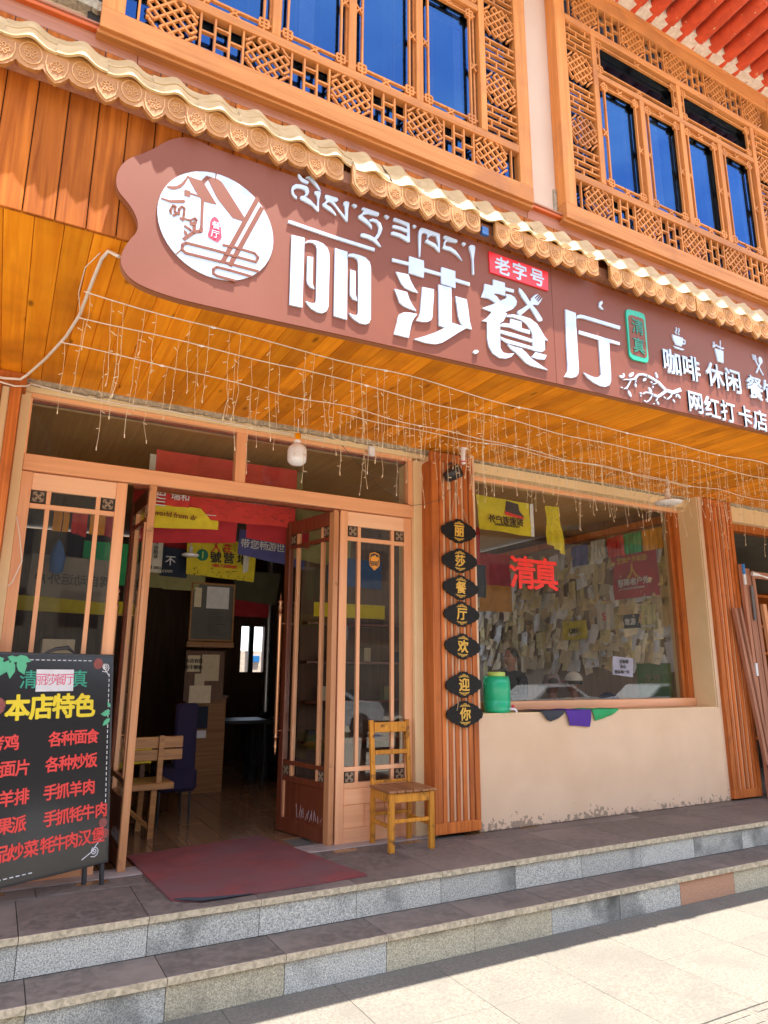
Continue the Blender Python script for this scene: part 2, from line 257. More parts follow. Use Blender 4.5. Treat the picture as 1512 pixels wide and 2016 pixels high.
    def mesh(s, name, m=None):
        me = bpy.data.meshes.new(name); me.from_pydata(s.v, [], s.f); me.polygons.foreach_set('use_smooth', s.sm); me.update()
        if m: me.materials.append(m)
        return me
    def build(s, name, m, parent=None, loc=None, kind=None): return link(name, s.mesh(name, m), parent, loc, kind=kind)
def link(name, me, parent=None, loc=None, rot=None, kind=None, scale=None):
    o = bpy.data.objects.new(name, me); C.objects.link(o)
    if parent: o.parent = parent
    if loc: o.location = loc
    if rot: o.rotation_euler = rot
    if scale: o.scale = scale
    if kind: o['kind'] = kind
    return o
def thing(name, label, cat, loc=(0, 0, 0), rotz=0.0, group=None):
    o = bpy.data.objects.new(name, None); C.objects.link(o); o.location = loc; o.rotation_euler = (0, 0, rotz); o['label'] = label; o['category'] = cat
    if group: o['group'] = group
    return o
def tag(o, label, cat, group=None):
    o['label'] = label; o['category'] = cat
    if group: o['group'] = group
    return o
def B(*a, c=0.003): return MB().box(*a, c=c)
def fill(me, m): me.materials.clear(); me.materials.append(m); return me
GC = {}
def glyph(txt, size, bold=0.0, ext=0.003, align='CENTER'):
    key = (txt, size, bold, ext, align)
    if key in GC: return GC[key].copy()
    cu = bpy.data.curves.new('t', 'FONT'); cu.body = txt; cu.size = size; cu.offset = bold * size if bold <= .007 else 0; cu.extrude = ext; cu.align_x = align; cu.resolution_u = 3
    o = bpy.data.objects.new('t', cu); C.objects.link(o); dg = bpy.context.evaluated_depsgraph_get()
    me = bpy.data.meshes.new_from_object(o.evaluated_get(dg)); bpy.data.objects.remove(o); bpy.data.curves.remove(cu)
    if len(me.vertices):
        zs = [v.co.y for v in me.vertices]; my = (min(zs) + max(zs)) / 2
        mx = 0
        if align == 'CENTER': xs = [v.co.x for v in me.vertices]; mx = (min(xs) + max(xs)) / 2
        # into the x-z plane, front towards -y
        me.transform(Matrix.Rotation(math.pi / 2, 4, 'X') @ Matrix.Translation((-mx, -my, 0)))
    if bold > .007 and len(me.vertices):
        n = len(me.vertices); co = [v.co.copy() for v in me.vertices]; fs = [tuple(p.vertices) for p in me.polygons]; vs = []; ff = []; d = bold * size
        for q, (dx, dz) in enumerate(((0, 0), (-1, -.6), (1, -.6), (-1, .6), (1, .6), (0, -1), (0, 1))):
            vs += [(v.x + dx * d, v.y - .00022 * q, v.z + dz * d) for v in co]; ff += [tuple(i + n * q for i in f) for f in fs]
        me = bpy.data.meshes.new('t'); me.from_pydata(vs, [], ff); me.update()
    GC[key] = me; return me.copy()
def text(txt, size, m, parent, x, y, z, bold=0.0, ext=0.003, sx=1.0, name='lettering', rot=0.0, rotz=0.0, align='CENTER', shear=0):
    me = fill(glyph(txt, size, bold, ext, align), m)
    if sx != 1: me.transform(Matrix.Diagonal((sx, 1, 1, 1)))
    if sx < 0: me.flip_normals()
    return link(name, me, parent, (x, y, z), (0, rot, rotz))
SG = {"li":[[[1.095,3.627], [1.093,3.614], [1.361,3.608], [1.61,3.61], [1.612,3.63], [1.361,3.627], [1.105,3.632]], [[1.116,3.548], [1.189,3.555], [1.19,3.146], [1.119,3.143]], [[1.193,3.523], [1.199,3.538], [1.223,3.553], [1.262,3.56], [1.297,3.555], [1.323,3.537], [1.334,3.51], [1.337,3.47], [1.337,3.192], [1.327,3.162], [1.303,3.144], [1.274,3.142], [1.24,3.153], [1.218,3.172], [1.207,3.188], [1.225,3.186], [1.244,3.185], [1.261,3.193], [1.265,3.207], [1.262,3.507], [1.256,3.531], [1.238,3.541], [1.214,3.537]], [[1.208,3.45], [1.241,3.455], [1.242,3.299], [1.254,3.272], [1.232,3.274], [1.214,3.291], [1.209,3.31]], [[1.367,3.551], [1.442,3.552], [1.446,3.144], [1.369,3.146]], [[1.445,3.524], [1.45,3.541], [1.476,3.552], [1.517,3.555], [1.555,3.551], [1.579,3.532], [1.588,3.501], [1.59,3.185], [1.58,3.159], [1.559,3.146], [1.523,3.144], [1.487,3.158], [1.466,3.175], [1.459,3.188], [1.476,3.182], [1.497,3.184], [1.51,3.191], [1.513,3.21], [1.51,3.503], [1.502,3.524], [1.481,3.532], [1.46,3.529]], [[1.462,3.449], [1.493,3.448], [1.496,3.307], [1.506,3.272], [1.48,3.275], [1.464,3.293], [1.461,3.318]]],"sha":[[[1.725,3.603], [1.836,3.611], [1.838,3.652], [1.937,3.653], [1.938,3.606], [2.057,3.609], [2.06,3.65], [2.159,3.652], [2.159,3.605], [2.263,3.606], [2.263,3.585], [2.159,3.583], [2.158,3.54], [2.058,3.539], [2.057,3.589], [1.938,3.583], [1.935,3.542], [1.835,3.541], [1.834,3.59], [1.725,3.583]], [[1.749,3.524], [1.833,3.531], [1.845,3.498], [1.868,3.461], [1.895,3.432], [1.856,3.431], [1.811,3.44], [1.786,3.459], [1.775,3.477]], [[1.739,3.413], [1.822,3.416], [1.836,3.377], [1.856,3.345], [1.883,3.315], [1.839,3.317], [1.8,3.322], [1.772,3.338], [1.761,3.367]], [[1.772,3.264], [1.8,3.283], [1.844,3.293], [1.889,3.296], [1.867,3.263], [1.852,3.233], [1.841,3.183], [1.831,3.134], [1.737,3.133], [1.756,3.208], [1.761,3.24]], [[1.925,3.478], [2.004,3.486], [2.002,3.445], [1.99,3.301], [1.981,3.282], [1.958,3.266], [1.923,3.257], [1.882,3.254], [1.901,3.283], [1.91,3.317], [1.916,3.389]], [[2.037,3.527], [2.127,3.531], [2.125,3.304], [2.207,3.301], [2.186,3.325], [2.173,3.361], [2.167,3.414], [2.156,3.484], [2.236,3.486], [2.246,3.425], [2.254,3.349], [2.269,3.298], [2.231,3.297], [2.169,3.25], [2.102,3.195], [2.055,3.159], [2.014,3.14], [1.956,3.131], [1.899,3.132], [1.866,3.134], [1.934,3.169], [2.003,3.208], [2.077,3.26], [2.035,3.263]], [[2.275,3.153], [2.289,3.169], [2.308,3.173], [2.315,3.165], [2.304,3.151], [2.285,3.143]]],"can":[[[2.376,3.632], [2.441,3.637], [2.444,3.682], [2.534,3.684], [2.534,3.655], [2.605,3.659], [2.603,3.636], [2.535,3.632], [2.532,3.594], [2.489,3.595], [2.453,3.589], [2.444,3.579], [2.468,3.572], [2.481,3.558], [2.492,3.551], [2.453,3.524], [2.421,3.535], [2.402,3.539], [2.349,3.534], [2.369,3.59]], [[2.534,3.609], [2.576,3.614], [2.609,3.606], [2.625,3.581], [2.617,3.552], [2.592,3.522], [2.524,3.479], [2.544,3.474], [2.522,3.436], [2.511,3.416], [2.484,3.395], [2.48,3.266], [2.48,3.227], [2.499,3.203], [2.538,3.204], [2.587,3.219], [2.563,3.19], [2.523,3.169], [2.471,3.161], [2.421,3.179], [2.394,3.217], [2.384,3.265], [2.387,3.378], [2.377,3.378], [2.347,3.374], [2.384,3.403], [2.404,3.428], [2.425,3.455], [2.351,3.46], [2.42,3.501], [2.494,3.55], [2.541,3.581], [2.545,3.591]], [[2.537,3.452], [2.549,3.468], [2.59,3.482], [2.651,3.491], [2.726,3.49], [2.78,3.469], [2.813,3.43], [2.839,3.395], [2.866,3.372], [2.839,3.371], [2.837,3.301], [2.814,3.281], [2.738,3.274], [2.741,3.383], [2.729,3.409], [2.709,3.433], [2.69,3.448], [2.656,3.46], [2.596,3.464]], [[2.568,3.447], [2.654,3.448], [2.653,3.404], [2.718,3.406], [2.719,3.382], [2.632,3.381], [2.566,3.387], [2.486,3.375], [2.49,3.391], [2.52,3.404], [2.563,3.41]], [[2.485,3.35], [2.591,3.353], [2.736,3.349], [2.736,3.328], [2.616,3.328], [2.484,3.329]], [[2.483,3.304], [2.522,3.299], [2.615,3.299], [2.735,3.298], [2.735,3.277], [2.627,3.276], [2.534,3.274], [2.502,3.283], [2.486,3.29]], [[2.537,3.266], [2.58,3.262], [2.646,3.264], [2.679,3.246], [2.718,3.215], [2.785,3.19], [2.853,3.165], [2.77,3.164], [2.715,3.164], [2.675,3.174], [2.636,3.202], [2.598,3.227], [2.559,3.243]], [[2.755,3.265], [2.848,3.266], [2.829,3.232], [2.78,3.224], [2.72,3.226], [2.74,3.243]]],"cutlery":[[[2.647,3.683], [2.667,3.676], [2.7,3.649], [2.739,3.601], [2.786,3.566], [2.829,3.517], [2.828,3.502], [2.806,3.491], [2.792,3.496], [2.763,3.53], [2.731,3.568], [2.698,3.595], [2.665,3.627], [2.646,3.658]], [[2.629,3.517], [2.667,3.545], [2.718,3.589], [2.74,3.616], [2.745,3.638], [2.778,3.671], [2.807,3.686], [2.77,3.645], [2.776,3.641], [2.818,3.681], [2.782,3.636], [2.789,3.632], [2.828,3.677], [2.793,3.628], [2.8,3.625], [2.838,3.667], [2.826,3.643], [2.799,3.605], [2.76,3.597], [2.731,3.568], [2.687,3.527], [2.658,3.499], [2.638,3.491], [2.626,3.502]]],"ting":[[[3.034,3.639], [3.125,3.636], [3.121,3.539], [3.121,3.417], [3.12,3.236], [3.113,3.199], [3.093,3.174], [3.051,3.156], [2.993,3.152], [3.018,3.19], [3.025,3.245], [3.025,3.394]], [[3.128,3.596], [3.132,3.619], [3.162,3.635], [3.201,3.639], [3.364,3.643], [3.537,3.647], [3.532,3.62], [3.362,3.617], [3.191,3.614], [3.153,3.608]], [[3.142,3.514], [3.33,3.518], [3.521,3.521], [3.517,3.5], [3.418,3.496], [3.412,3.395], [3.412,3.271], [3.407,3.209], [3.388,3.177], [3.351,3.157], [3.305,3.154], [3.245,3.165], [3.194,3.187], [3.159,3.218], [3.218,3.207], [3.263,3.205], [3.303,3.217], [3.318,3.238], [3.319,3.404], [3.319,3.49], [3.14,3.489]], [[3.353,3.78], [3.378,3.797], [3.383,3.779], [3.362,3.754], [3.387,3.732], [3.364,3.73], [3.343,3.742]]],"seal":[[[3.61,3.789], [3.632,3.8], [3.742,3.809], [3.785,3.803], [3.795,3.779], [3.793,3.464], [3.786,3.437], [3.767,3.425], [3.641,3.419], [3.61,3.434], [3.603,3.452], [3.603,3.761]], [[3.626,3.748], [3.653,3.761], [3.767,3.764], [3.777,3.748], [3.779,3.487], [3.772,3.466], [3.745,3.456], [3.637,3.457], [3.616,3.474], [3.62,3.733]]],"tib":[[[1.138,3.924], [1.145,3.932], [1.155,3.923], [1.168,3.912], [1.188,3.909], [1.205,3.905], [1.198,3.889], [1.178,3.887], [1.158,3.892], [1.143,3.908]], [[1.184,3.926], [1.211,3.945], [1.232,3.929], [1.255,3.908], [1.276,3.873], [1.264,3.876], [1.238,3.899], [1.207,3.922]], [[1.138,3.773], [1.123,3.777], [1.108,3.795], [1.104,3.816], [1.11,3.842], [1.128,3.861], [1.159,3.87], [1.189,3.872], [1.201,3.864], [1.207,3.842], [1.2,3.821], [1.186,3.805], [1.216,3.795], [1.239,3.777], [1.256,3.765], [1.256,3.818], [1.25,3.837], [1.237,3.845], [1.239,3.858], [1.256,3.866], [1.274,3.867], [1.273,3.845], [1.266,3.816], [1.266,3.743], [1.258,3.742], [1.227,3.765], [1.187,3.774], [1.162,3.778], [1.155,3.786], [1.159,3.798], [1.178,3.808], [1.188,3.824], [1.182,3.843], [1.165,3.846], [1.141,3.842], [1.122,3.828], [1.116,3.813], [1.123,3.797], [1.137,3.788]], [[1.302,3.859], [1.315,3.863], [1.374,3.866], [1.381,3.855], [1.369,3.84], [1.351,3.837], [1.367,3.821], [1.393,3.793], [1.424,3.766], [1.425,3.799], [1.421,3.83], [1.413,3.84], [1.413,3.854], [1.428,3.866], [1.447,3.866], [1.447,3.85], [1.442,3.821], [1.44,3.74], [1.433,3.738], [1.394,3.777], [1.362,3.808], [1.341,3.822], [1.326,3.825], [1.311,3.811], [1.311,3.801], [1.337,3.794], [1.358,3.775], [1.371,3.754], [1.337,3.768], [1.307,3.778], [1.289,3.785], [1.286,3.797], [1.301,3.813], [1.31,3.832], [1.3,3.842]], [[1.464,3.856], [1.476,3.867], [1.496,3.865], [1.496,3.854], [1.484,3.842]], [[1.527,3.857], [1.537,3.865], [1.633,3.867], [1.639,3.859], [1.633,3.844], [1.616,3.839], [1.567,3.834], [1.541,3.821], [1.53,3.809], [1.557,3.797], [1.59,3.77], [1.593,3.745], [1.563,3.766], [1.525,3.78], [1.506,3.787], [1.506,3.8], [1.525,3.818], [1.54,3.845], [1.527,3.849]], [[1.571,3.796], [1.595,3.814], [1.622,3.817], [1.647,3.803], [1.66,3.772], [1.65,3.736], [1.634,3.703], [1.622,3.688], [1.653,3.652], [1.64,3.651], [1.602,3.671], [1.564,3.677], [1.532,3.674], [1.52,3.68], [1.524,3.693], [1.542,3.7], [1.58,3.701], [1.609,3.695], [1.631,3.735], [1.636,3.769], [1.625,3.793], [1.6,3.798], [1.579,3.789]], [[1.671,3.859], [1.683,3.869], [1.704,3.865], [1.702,3.856], [1.691,3.842]], [[1.732,3.864], [1.744,3.87], [1.84,3.867], [1.841,3.744], [1.829,3.74], [1.773,3.755], [1.716,3.753], [1.717,3.767], [1.733,3.776], [1.784,3.778], [1.824,3.772], [1.824,3.8], [1.778,3.804], [1.725,3.8], [1.726,3.814], [1.739,3.821], [1.79,3.825], [1.824,3.822], [1.823,3.842], [1.784,3.848], [1.732,3.847]], [[1.862,3.863], [1.873,3.87], [1.887,3.864], [1.885,3.857], [1.871,3.843]], [[1.917,3.863], [1.932,3.868], [2.052,3.868], [2.051,3.842], [2.048,3.744], [2.041,3.744], [2.011,3.766], [1.963,3.776], [1.947,3.779], [1.949,3.791], [1.964,3.807], [1.97,3.798], [1.987,3.795], [2.017,3.791], [2.038,3.772], [2.037,3.803], [2.024,3.844], [1.994,3.84], [1.976,3.826], [1.966,3.809], [1.961,3.823], [1.964,3.836], [1.941,3.84], [1.926,3.829], [1.92,3.81], [1.911,3.669], [1.904,3.669], [1.9,3.803], [1.905,3.844]], [[2.079,3.863], [2.094,3.871], [2.174,3.869], [2.18,3.859], [2.171,3.847], [2.134,3.841], [2.103,3.837], [2.09,3.82], [2.089,3.8], [2.127,3.804], [2.163,3.792], [2.188,3.768], [2.211,3.739], [2.169,3.765], [2.126,3.778], [2.083,3.775], [2.068,3.782], [2.079,3.802], [2.078,3.819], [2.092,3.844], [2.077,3.851]], [[2.21,3.857], [2.218,3.867], [2.24,3.867], [2.239,3.858], [2.227,3.842]], [[2.264,3.854], [2.278,3.868], [2.304,3.872], [2.31,3.86], [2.306,3.832], [2.296,3.771], [2.297,3.669], [2.286,3.669], [2.285,3.767], [2.277,3.811], [2.268,3.832]]],"disc":[[[0.443,3.458], [0.448,3.525], [0.469,3.594], [0.51,3.667], [0.564,3.72], [0.621,3.751], [0.697,3.77], [0.768,3.767], [0.84,3.745], [0.911,3.696], [0.959,3.638], [0.995,3.565], [1.01,3.48], [0.997,3.402], [0.977,3.333], [0.944,3.274], [0.898,3.224], [0.826,3.187], [0.758,3.174], [0.674,3.179], [0.603,3.203], [0.536,3.25], [0.487,3.317], [0.456,3.389]]],"embpoly":[[[0.562,3.695], [0.591,3.692], [0.634,3.693], [0.643,3.684], [0.715,3.587], [0.691,3.583], [0.649,3.58], [0.631,3.593], [0.604,3.626], [0.581,3.661]], [[0.653,3.73], [0.717,3.732], [0.735,3.72], [0.773,3.675], [0.863,3.559], [0.851,3.54], [0.8,3.539], [0.761,3.577], [0.715,3.624], [0.681,3.68], [0.664,3.71]], [[0.633,3.695], [0.653,3.729], [0.664,3.71], [0.647,3.68]], [[0.488,3.606], [0.514,3.616], [0.537,3.642], [0.555,3.677], [0.562,3.695], [0.567,3.685], [0.553,3.645], [0.534,3.614], [0.507,3.594], [0.489,3.59], [0.469,3.594], [0.47,3.601]], [[0.553,3.612], [0.582,3.613], [0.582,3.579], [0.555,3.579]], [[0.488,3.528], [0.555,3.555], [0.562,3.548], [0.558,3.538], [0.495,3.516], [0.448,3.521], [0.448,3.528]], [[0.636,3.594], [0.651,3.585], [0.654,3.438], [0.642,3.434]], [[0.591,3.445], [0.624,3.451], [0.621,3.432], [0.592,3.426]], [[0.565,3.391], [0.579,3.384], [0.584,3.377], [0.574,3.363], [0.568,3.371]]],"embstroke":[[15,[0.581,3.601], [0.627,3.601]], [18,[0.499,3.455], [0.495,3.477], [0.506,3.504], [0.518,3.504], [0.515,3.479], [0.525,3.464], [0.509,3.449]], [18,[0.524,3.473], [0.536,3.468], [0.535,3.496], [0.548,3.514], [0.56,3.509], [0.56,3.481], [0.557,3.442], [0.542,3.451]], [16,[0.556,3.451], [0.591,3.452], [0.614,3.472], [0.623,3.465], [0.612,3.447]], [18,[0.565,3.414], [0.594,3.403], [0.599,3.396]], [26,[0.613,3.429], [0.615,3.396], [0.566,3.338]], [28,[0.615,3.396], [0.647,3.412], [0.648,3.434]], [22,[0.775,3.331], [0.707,3.33], [0.583,3.325], [0.564,3.31], [0.564,3.282], [0.583,3.27], [0.752,3.277], [0.782,3.279], [0.948,3.282]], [20,[0.757,3.371], [0.824,3.378], [0.921,3.378], [0.942,3.36], [0.93,3.33], [0.835,3.329], [0.771,3.327]], [20,[0.912,3.243], [0.797,3.244], [0.737,3.242], [0.719,3.225], [0.721,3.202], [0.74,3.194], [0.834,3.194]], [36,[0.922,3.695], [0.763,3.28]], [36,[0.949,3.654], [0.798,3.267]], [8,[0.538,3.251], [0.56,3.281]], [7,[0.701,3.77], [0.702,3.729]]],"redseal":[[[0.708,3.515], [0.726,3.506], [0.738,3.481], [0.744,3.455], [0.75,3.409], [0.733,3.379], [0.712,3.382], [0.686,3.392], [0.681,3.409], [0.688,3.435], [0.689,3.484], [0.696,3.501]]],"branch":[[38,[4.109,3.296], [4.023,3.256], [3.944,3.256]], [28,[3.953,3.254], [3.881,3.3], [3.823,3.317], [3.765,3.329]], [20,[3.773,3.328], [3.722,3.328], [3.68,3.317], [3.642,3.278], [3.583,3.257]], [9,[3.591,3.26], [3.558,3.255], [3.525,3.245]], [12,[3.599,3.256], [3.56,3.198], [3.526,3.179]], [6,[3.559,3.198], [3.552,3.181]], [28,[3.948,3.253], [3.905,3.219], [3.859,3.19], [3.808,3.194]], [14,[3.816,3.193], [3.775,3.202], [3.733,3.196], [3.714,3.18]], [10,[3.799,3.188], [3.778,3.155], [3.741,3.126]], [14,[3.859,3.19], [3.837,3.155]], [15,[4.014,3.254], [3.992,3.217], [3.953,3.189]], [7,[3.65,3.274], [3.643,3.25]], [9,[3.868,3.307], [3.844,3.284], [3.818,3.277]]],"leaves":[[[3.53,3.261], [3.521,3.257], [3.504,3.255], [3.494,3.262], [3.492,3.269], [3.501,3.273], [3.518,3.275], [3.528,3.268]], [[3.539,3.269], [3.534,3.271], [3.53,3.28], [3.532,3.292], [3.535,3.297], [3.54,3.294], [3.544,3.286], [3.542,3.274]], [[3.634,3.325], [3.635,3.315], [3.625,3.297], [3.603,3.283], [3.59,3.28], [3.59,3.29], [3.6,3.308], [3.621,3.322]], [[3.755,3.308], [3.756,3.3], [3.749,3.288], [3.734,3.28], [3.724,3.279], [3.723,3.287], [3.73,3.299], [3.745,3.307]], [[3.875,3.332], [3.867,3.335], [3.858,3.349], [3.857,3.366], [3.86,3.375], [3.867,3.371], [3.877,3.357], [3.878,3.34]], [[3.646,3.216], [3.641,3.219], [3.635,3.228], [3.637,3.24], [3.641,3.246], [3.647,3.243], [3.652,3.234], [3.65,3.222]], [[3.591,3.134], [3.582,3.137], [3.568,3.15], [3.564,3.168], [3.566,3.178], [3.576,3.174], [3.59,3.161], [3.594,3.143]], [[3.517,3.183], [3.513,3.182], [3.504,3.182], [3.498,3.185], [3.497,3.188], [3.501,3.19], [3.51,3.189], [3.516,3.186]], [[3.801,3.21], [3.79,3.211], [3.776,3.219], [3.77,3.234], [3.772,3.243], [3.782,3.242], [3.797,3.233], [3.803,3.219]], [[3.816,3.283], [3.811,3.282], [3.803,3.284], [3.797,3.289], [3.796,3.292], [3.801,3.293], [3.81,3.291], [3.815,3.286]], [[3.818,3.246], [3.815,3.248], [3.813,3.254], [3.815,3.26], [3.818,3.264], [3.821,3.262], [3.823,3.256], [3.821,3.25]], [[3.697,3.175], [3.692,3.175], [3.684,3.177], [3.681,3.183], [3.682,3.187], [3.687,3.188], [3.694,3.185], [3.698,3.179]], [[3.688,3.156], [3.685,3.157], [3.682,3.16], [3.684,3.166], [3.686,3.169], [3.689,3.168], [3.692,3.164], [3.691,3.158]], [[3.938,3.192], [3.933,3.192], [3.924,3.194], [3.919,3.2], [3.919,3.204], [3.924,3.204], [3.933,3.202], [3.938,3.196]], [[4.062,3.252], [4.065,3.249], [4.064,3.239], [4.057,3.228], [4.051,3.224], [4.048,3.227], [4.048,3.237], [4.056,3.248]], [[4.095,3.223], [4.087,3.225], [4.074,3.233], [4.07,3.247], [4.071,3.254], [4.08,3.253], [4.093,3.244], [4.097,3.231]], [[4.033,3.18], [4.026,3.181], [4.017,3.188], [4.014,3.197], [4.015,3.203], [4.021,3.202], [4.03,3.195], [4.034,3.185]], [[3.736,3.128], [3.731,3.127], [3.721,3.128], [3.715,3.133], [3.714,3.136], [3.72,3.138], [3.729,3.137], [3.735,3.132]], [[3.821,3.131], [3.818,3.128], [3.812,3.125], [3.807,3.125], [3.805,3.127], [3.808,3.13], [3.813,3.133], [3.819,3.133]], [[3.863,3.131], [3.857,3.132], [3.847,3.138], [3.844,3.148], [3.846,3.154], [3.852,3.153], [3.862,3.146], [3.865,3.136]], [[3.891,3.288], [3.889,3.285], [3.883,3.282], [3.877,3.283], [3.875,3.285], [3.878,3.288], [3.884,3.291], [3.889,3.29]]],"outline":[[[0.68,3.91], [0.624,3.919], [0.587,3.925], [0.533,3.913], [0.491,3.887], [0.449,3.851], [0.401,3.794], [0.354,3.744], [0.299,3.701], [0.262,3.651], [0.242,3.593], [0.241,3.534], [0.259,3.491], [0.299,3.457], [0.335,3.412], [0.357,3.361], [0.355,3.312], [0.327,3.264], [0.3,3.198], [0.293,3.14], [0.317,3.091], [0.36,3.057], [0.426,3.039], [0.509,3.03], [0.599,3.025], [0.938,3.035], [1.679,3.064], [5.107,3.152]]],"tag":[[[2.417,3.87], [2.899,3.871], [2.892,3.732], [2.421,3.726]]]}
# ================================================================= SETTING
def struct(name, m=None, mb=None):
    o = mb.build(name, m, kind='structure') if mb else bpy.data.objects.new(name, None)
    if not mb: C.objects.link(o)
    o['kind'] = 'structure'; return o
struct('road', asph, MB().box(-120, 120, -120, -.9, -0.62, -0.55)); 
pav = struct('pavement', grout, MB().box(-40, 45, -.9, 3.98, -0.6, -0.412))
slabm = B(-.3155, .3155, -.3155, .3155, -.02, 0, c=.002).mesh('paving_slab', paving)
for i in range(-2, 16):
    for j in range(-2, 5):
        y = 3.655 - .633 * j
        if j in (1, 2) and False: continue
        if j != 2: link('paving_slab', slabm, pav, (.27 + .633 * i, y, -.4 + R.uniform(-.0006, .0006)), (0, 0, R.choice([0, 0, math.pi])))
# tactile strip
tb = MB().box(-.152, .152, -.152, .152, -.02, 0, c=.002)
for a in range(4):
    yy = -.112 + .075 * a
    tb.prism([(0, 0)] * 0 or [(-.13, -.001), (-.122, .0045), (.122, .0045), (.13, -.001)], yy - .013, yy + .013)
tme = tb.mesh('tactile_tile', paving)
for i in range(-3, 32):
    for j in range(2): link('tactile_tile', tme, pav, (.1 + .306 * i, 2.543 - .306 * j, -.4))
struct('subfloor', grout, MB().box(-3, 12, 4.302, 5.32, -.4, -.032).box(-3, 12, 3.99, 4.302, -.4, -.232))
steps = struct('steps')
tslab = B(-.3145, .3145, -.32, .32, -.03, 0, c=.002).mesh('terrace_slab', tread)
tslab2 = B(-.3145, .3145, -.17, .17, -.03, 0, c=.002).mesh('terrace_slab', tread)
sslab = B(-.3145, .3145, -.158, .158, -.03, 0, c=.002).mesh('step_slab', tread)
rs = B(-.3148, .3148, 0, .02, -.082, .082, c=.0015).mesh('riser_stone', riser); rsw = rs.copy(); fill(rsw, riser_w); rsp = rs.copy(); fill(rsp, riser_p)
def nos():
    m = MB(); q = 9
    for k in range(q):
        a = -.3145 + .629 * k / q; b = a + .629 / q + .0002; e = R.uniform(0, .003)
        m.prism([(a, -.034 + R.uniform(0, .003)), (b, -.034), (b, -.001), (a, -.001)], -.012 + e, .008)
    return m.mesh('stone_nosing', nose)
nosm = [nos() for _ in range(4)]
for i in range(-4, 14):
    x = -.065 + .633 * i
    link('terrace_slab', tslab, steps, (x, 4.6, 0)); link('terrace_slab', tslab2, steps, (x + .11, 5.105, -.001))
    link('riser_stone', rs if i % 5 else rs, steps, (x, 4.29, -.116)); link('stone_nosing', R.choice(nosm), steps, (x, 4.279, 0))
    x += .045
    link('step_slab', sslab, steps, (x, 4.132, -.2)); link('stone_nosing', R.choice(nosm), steps, (x, 3.966, -.2))
    link('riser_stone', rsp if i == 8 else (rsw if i in (-2, 0, 2, 4, 5, 9, 10) else rs), steps, (x, 3.976, -.318))
# floor inside
fl = struct('floor')
struct('floor_bed', grout, MB().box(-1.2, 9.5, 5.32, 11.2, -.3, -.012))
ft = B(-.0965, .0965, -.447, .447, -.02, 0, c=.002).mesh('floor_plank', ftile)
for i in range(0, 22):
    for j in range(0, 7):
        link('floor_plank', ft, fl, (.1 + .196 * i, 5.8 + .9 * j + (.3 * (i % 3)) - .3, R.uniform(-.0006, .0006)))
tag(MB().box(-.02, 3.32, 5.14, 5.345, -.01, .005, c=.003).build('threshold', thres), 'pale stone threshold strip under the open shop doors', 'threshold')
# interior shell
rm = struct('interior_walls')
def part(name, m, parent, mb, loc=None): return mb.build(name, m, parent, loc)
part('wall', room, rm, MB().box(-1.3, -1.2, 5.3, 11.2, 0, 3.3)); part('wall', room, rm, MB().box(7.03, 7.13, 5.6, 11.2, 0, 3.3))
part('wall', room, rm, MB().box(-1.2, 3.40, 11, 11.1, 0, 3.3).box(3.78, 4.4, 11, 11.1, 0, 3.3).box(6.9, 7.13, 11, 11.1, 0, 3.3).box(4.4, 6.9, 11, 11.1, 0, .9).box(4.4, 6.9, 11, 11.1, 2.9, 3.3).box(5.6, 5.7, 11, 11.1, .9, 2.9).box(3.40, 3.78, 11, 11.1, 0, 1.3).box(3.4, 3.78, 11, 11.1, 2.02, 3.3))  # wide openings added out of view in the back wall to light the notes
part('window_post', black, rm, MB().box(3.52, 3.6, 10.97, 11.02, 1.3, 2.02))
part('ceiling', ceilw, rm, MB().box(-1.3, 7.2, 5.28, 11.2, 3.33, 3.4))
# ================================================================= GROUND FLOOR FRONT
w = thing('shop_wall', 'smooth beige plaster wall below and around the big display window', 'wall')
part('plaster_panel', plas, w, MB().box(3.70, 6.975, 5.10, 5.5, 0, .95, c=.006))
part('sill', plasd, w, MB().box(3.72, 6.876, 5.102, 5.5, .94, .955, c=.002))
part('window_reveal', plasd, w, MB().box(6.876, 6.885, 5.10, 5.6, .95, 3.298)); part('wall_strip', plas, w, MB().box(6.905, 6.975, 5.098, 5.6, 0, 3.30, c=.005))
part('wall_strip', plas, w, MB().box(3.695, 3.745, 5.10, 5.5, .95, 3.30, c=.005))
part('window_lintel', plasd, w, MB().box(3.745, 6.876, 5.24, 5.5, 3.19, 3.285, c=.003))
def crack(x0, x1, y, z0, z1, seed):
    r = random.Random(seed); m = MB(); x = x0
    while x < x1:
        b = min(x1, x + r.uniform(.03, .09)); m.prism([(x, z0 + r.uniform(-.006, .010)), (b, z0 + r.uniform(-.006, .010)), (b, z1), (x, z1)], y + r.uniform(0, .008), y + .12); x = b
    return m
part('cement_edge', rough_c, w, crack(3.745, 6.876, 5.19, 3.283, 3.32, 1))
part('gap', dark, w, MB().box(6.885, 6.905, 5.12, 5.6, .95, 3.3))
w2 = thing('door_surround', 'beige plaster jambs and chipped cement edge round the shop doors', 'wall')
part('jamb', plasd, w2, MB().box(3.152, 3.31, 5.22, 5.5, 0, 3.2, c=.004).box(-.055, .008, 5.24, 5.5, 0, 3.22, c=.004))
part('jamb', dark, w2, MB().box(3.31, 3.34, 5.2, 5.5, 0, 3.3))
part('lintel', plasd, w2, MB().box(-.055, 3.31, 5.215, 5.5, 3.222, 3.272, c=.003))
part('cement_edge', rough_c, w2, crack(-.03, 3.30, 5.175, 3.262, 3.315, 2))
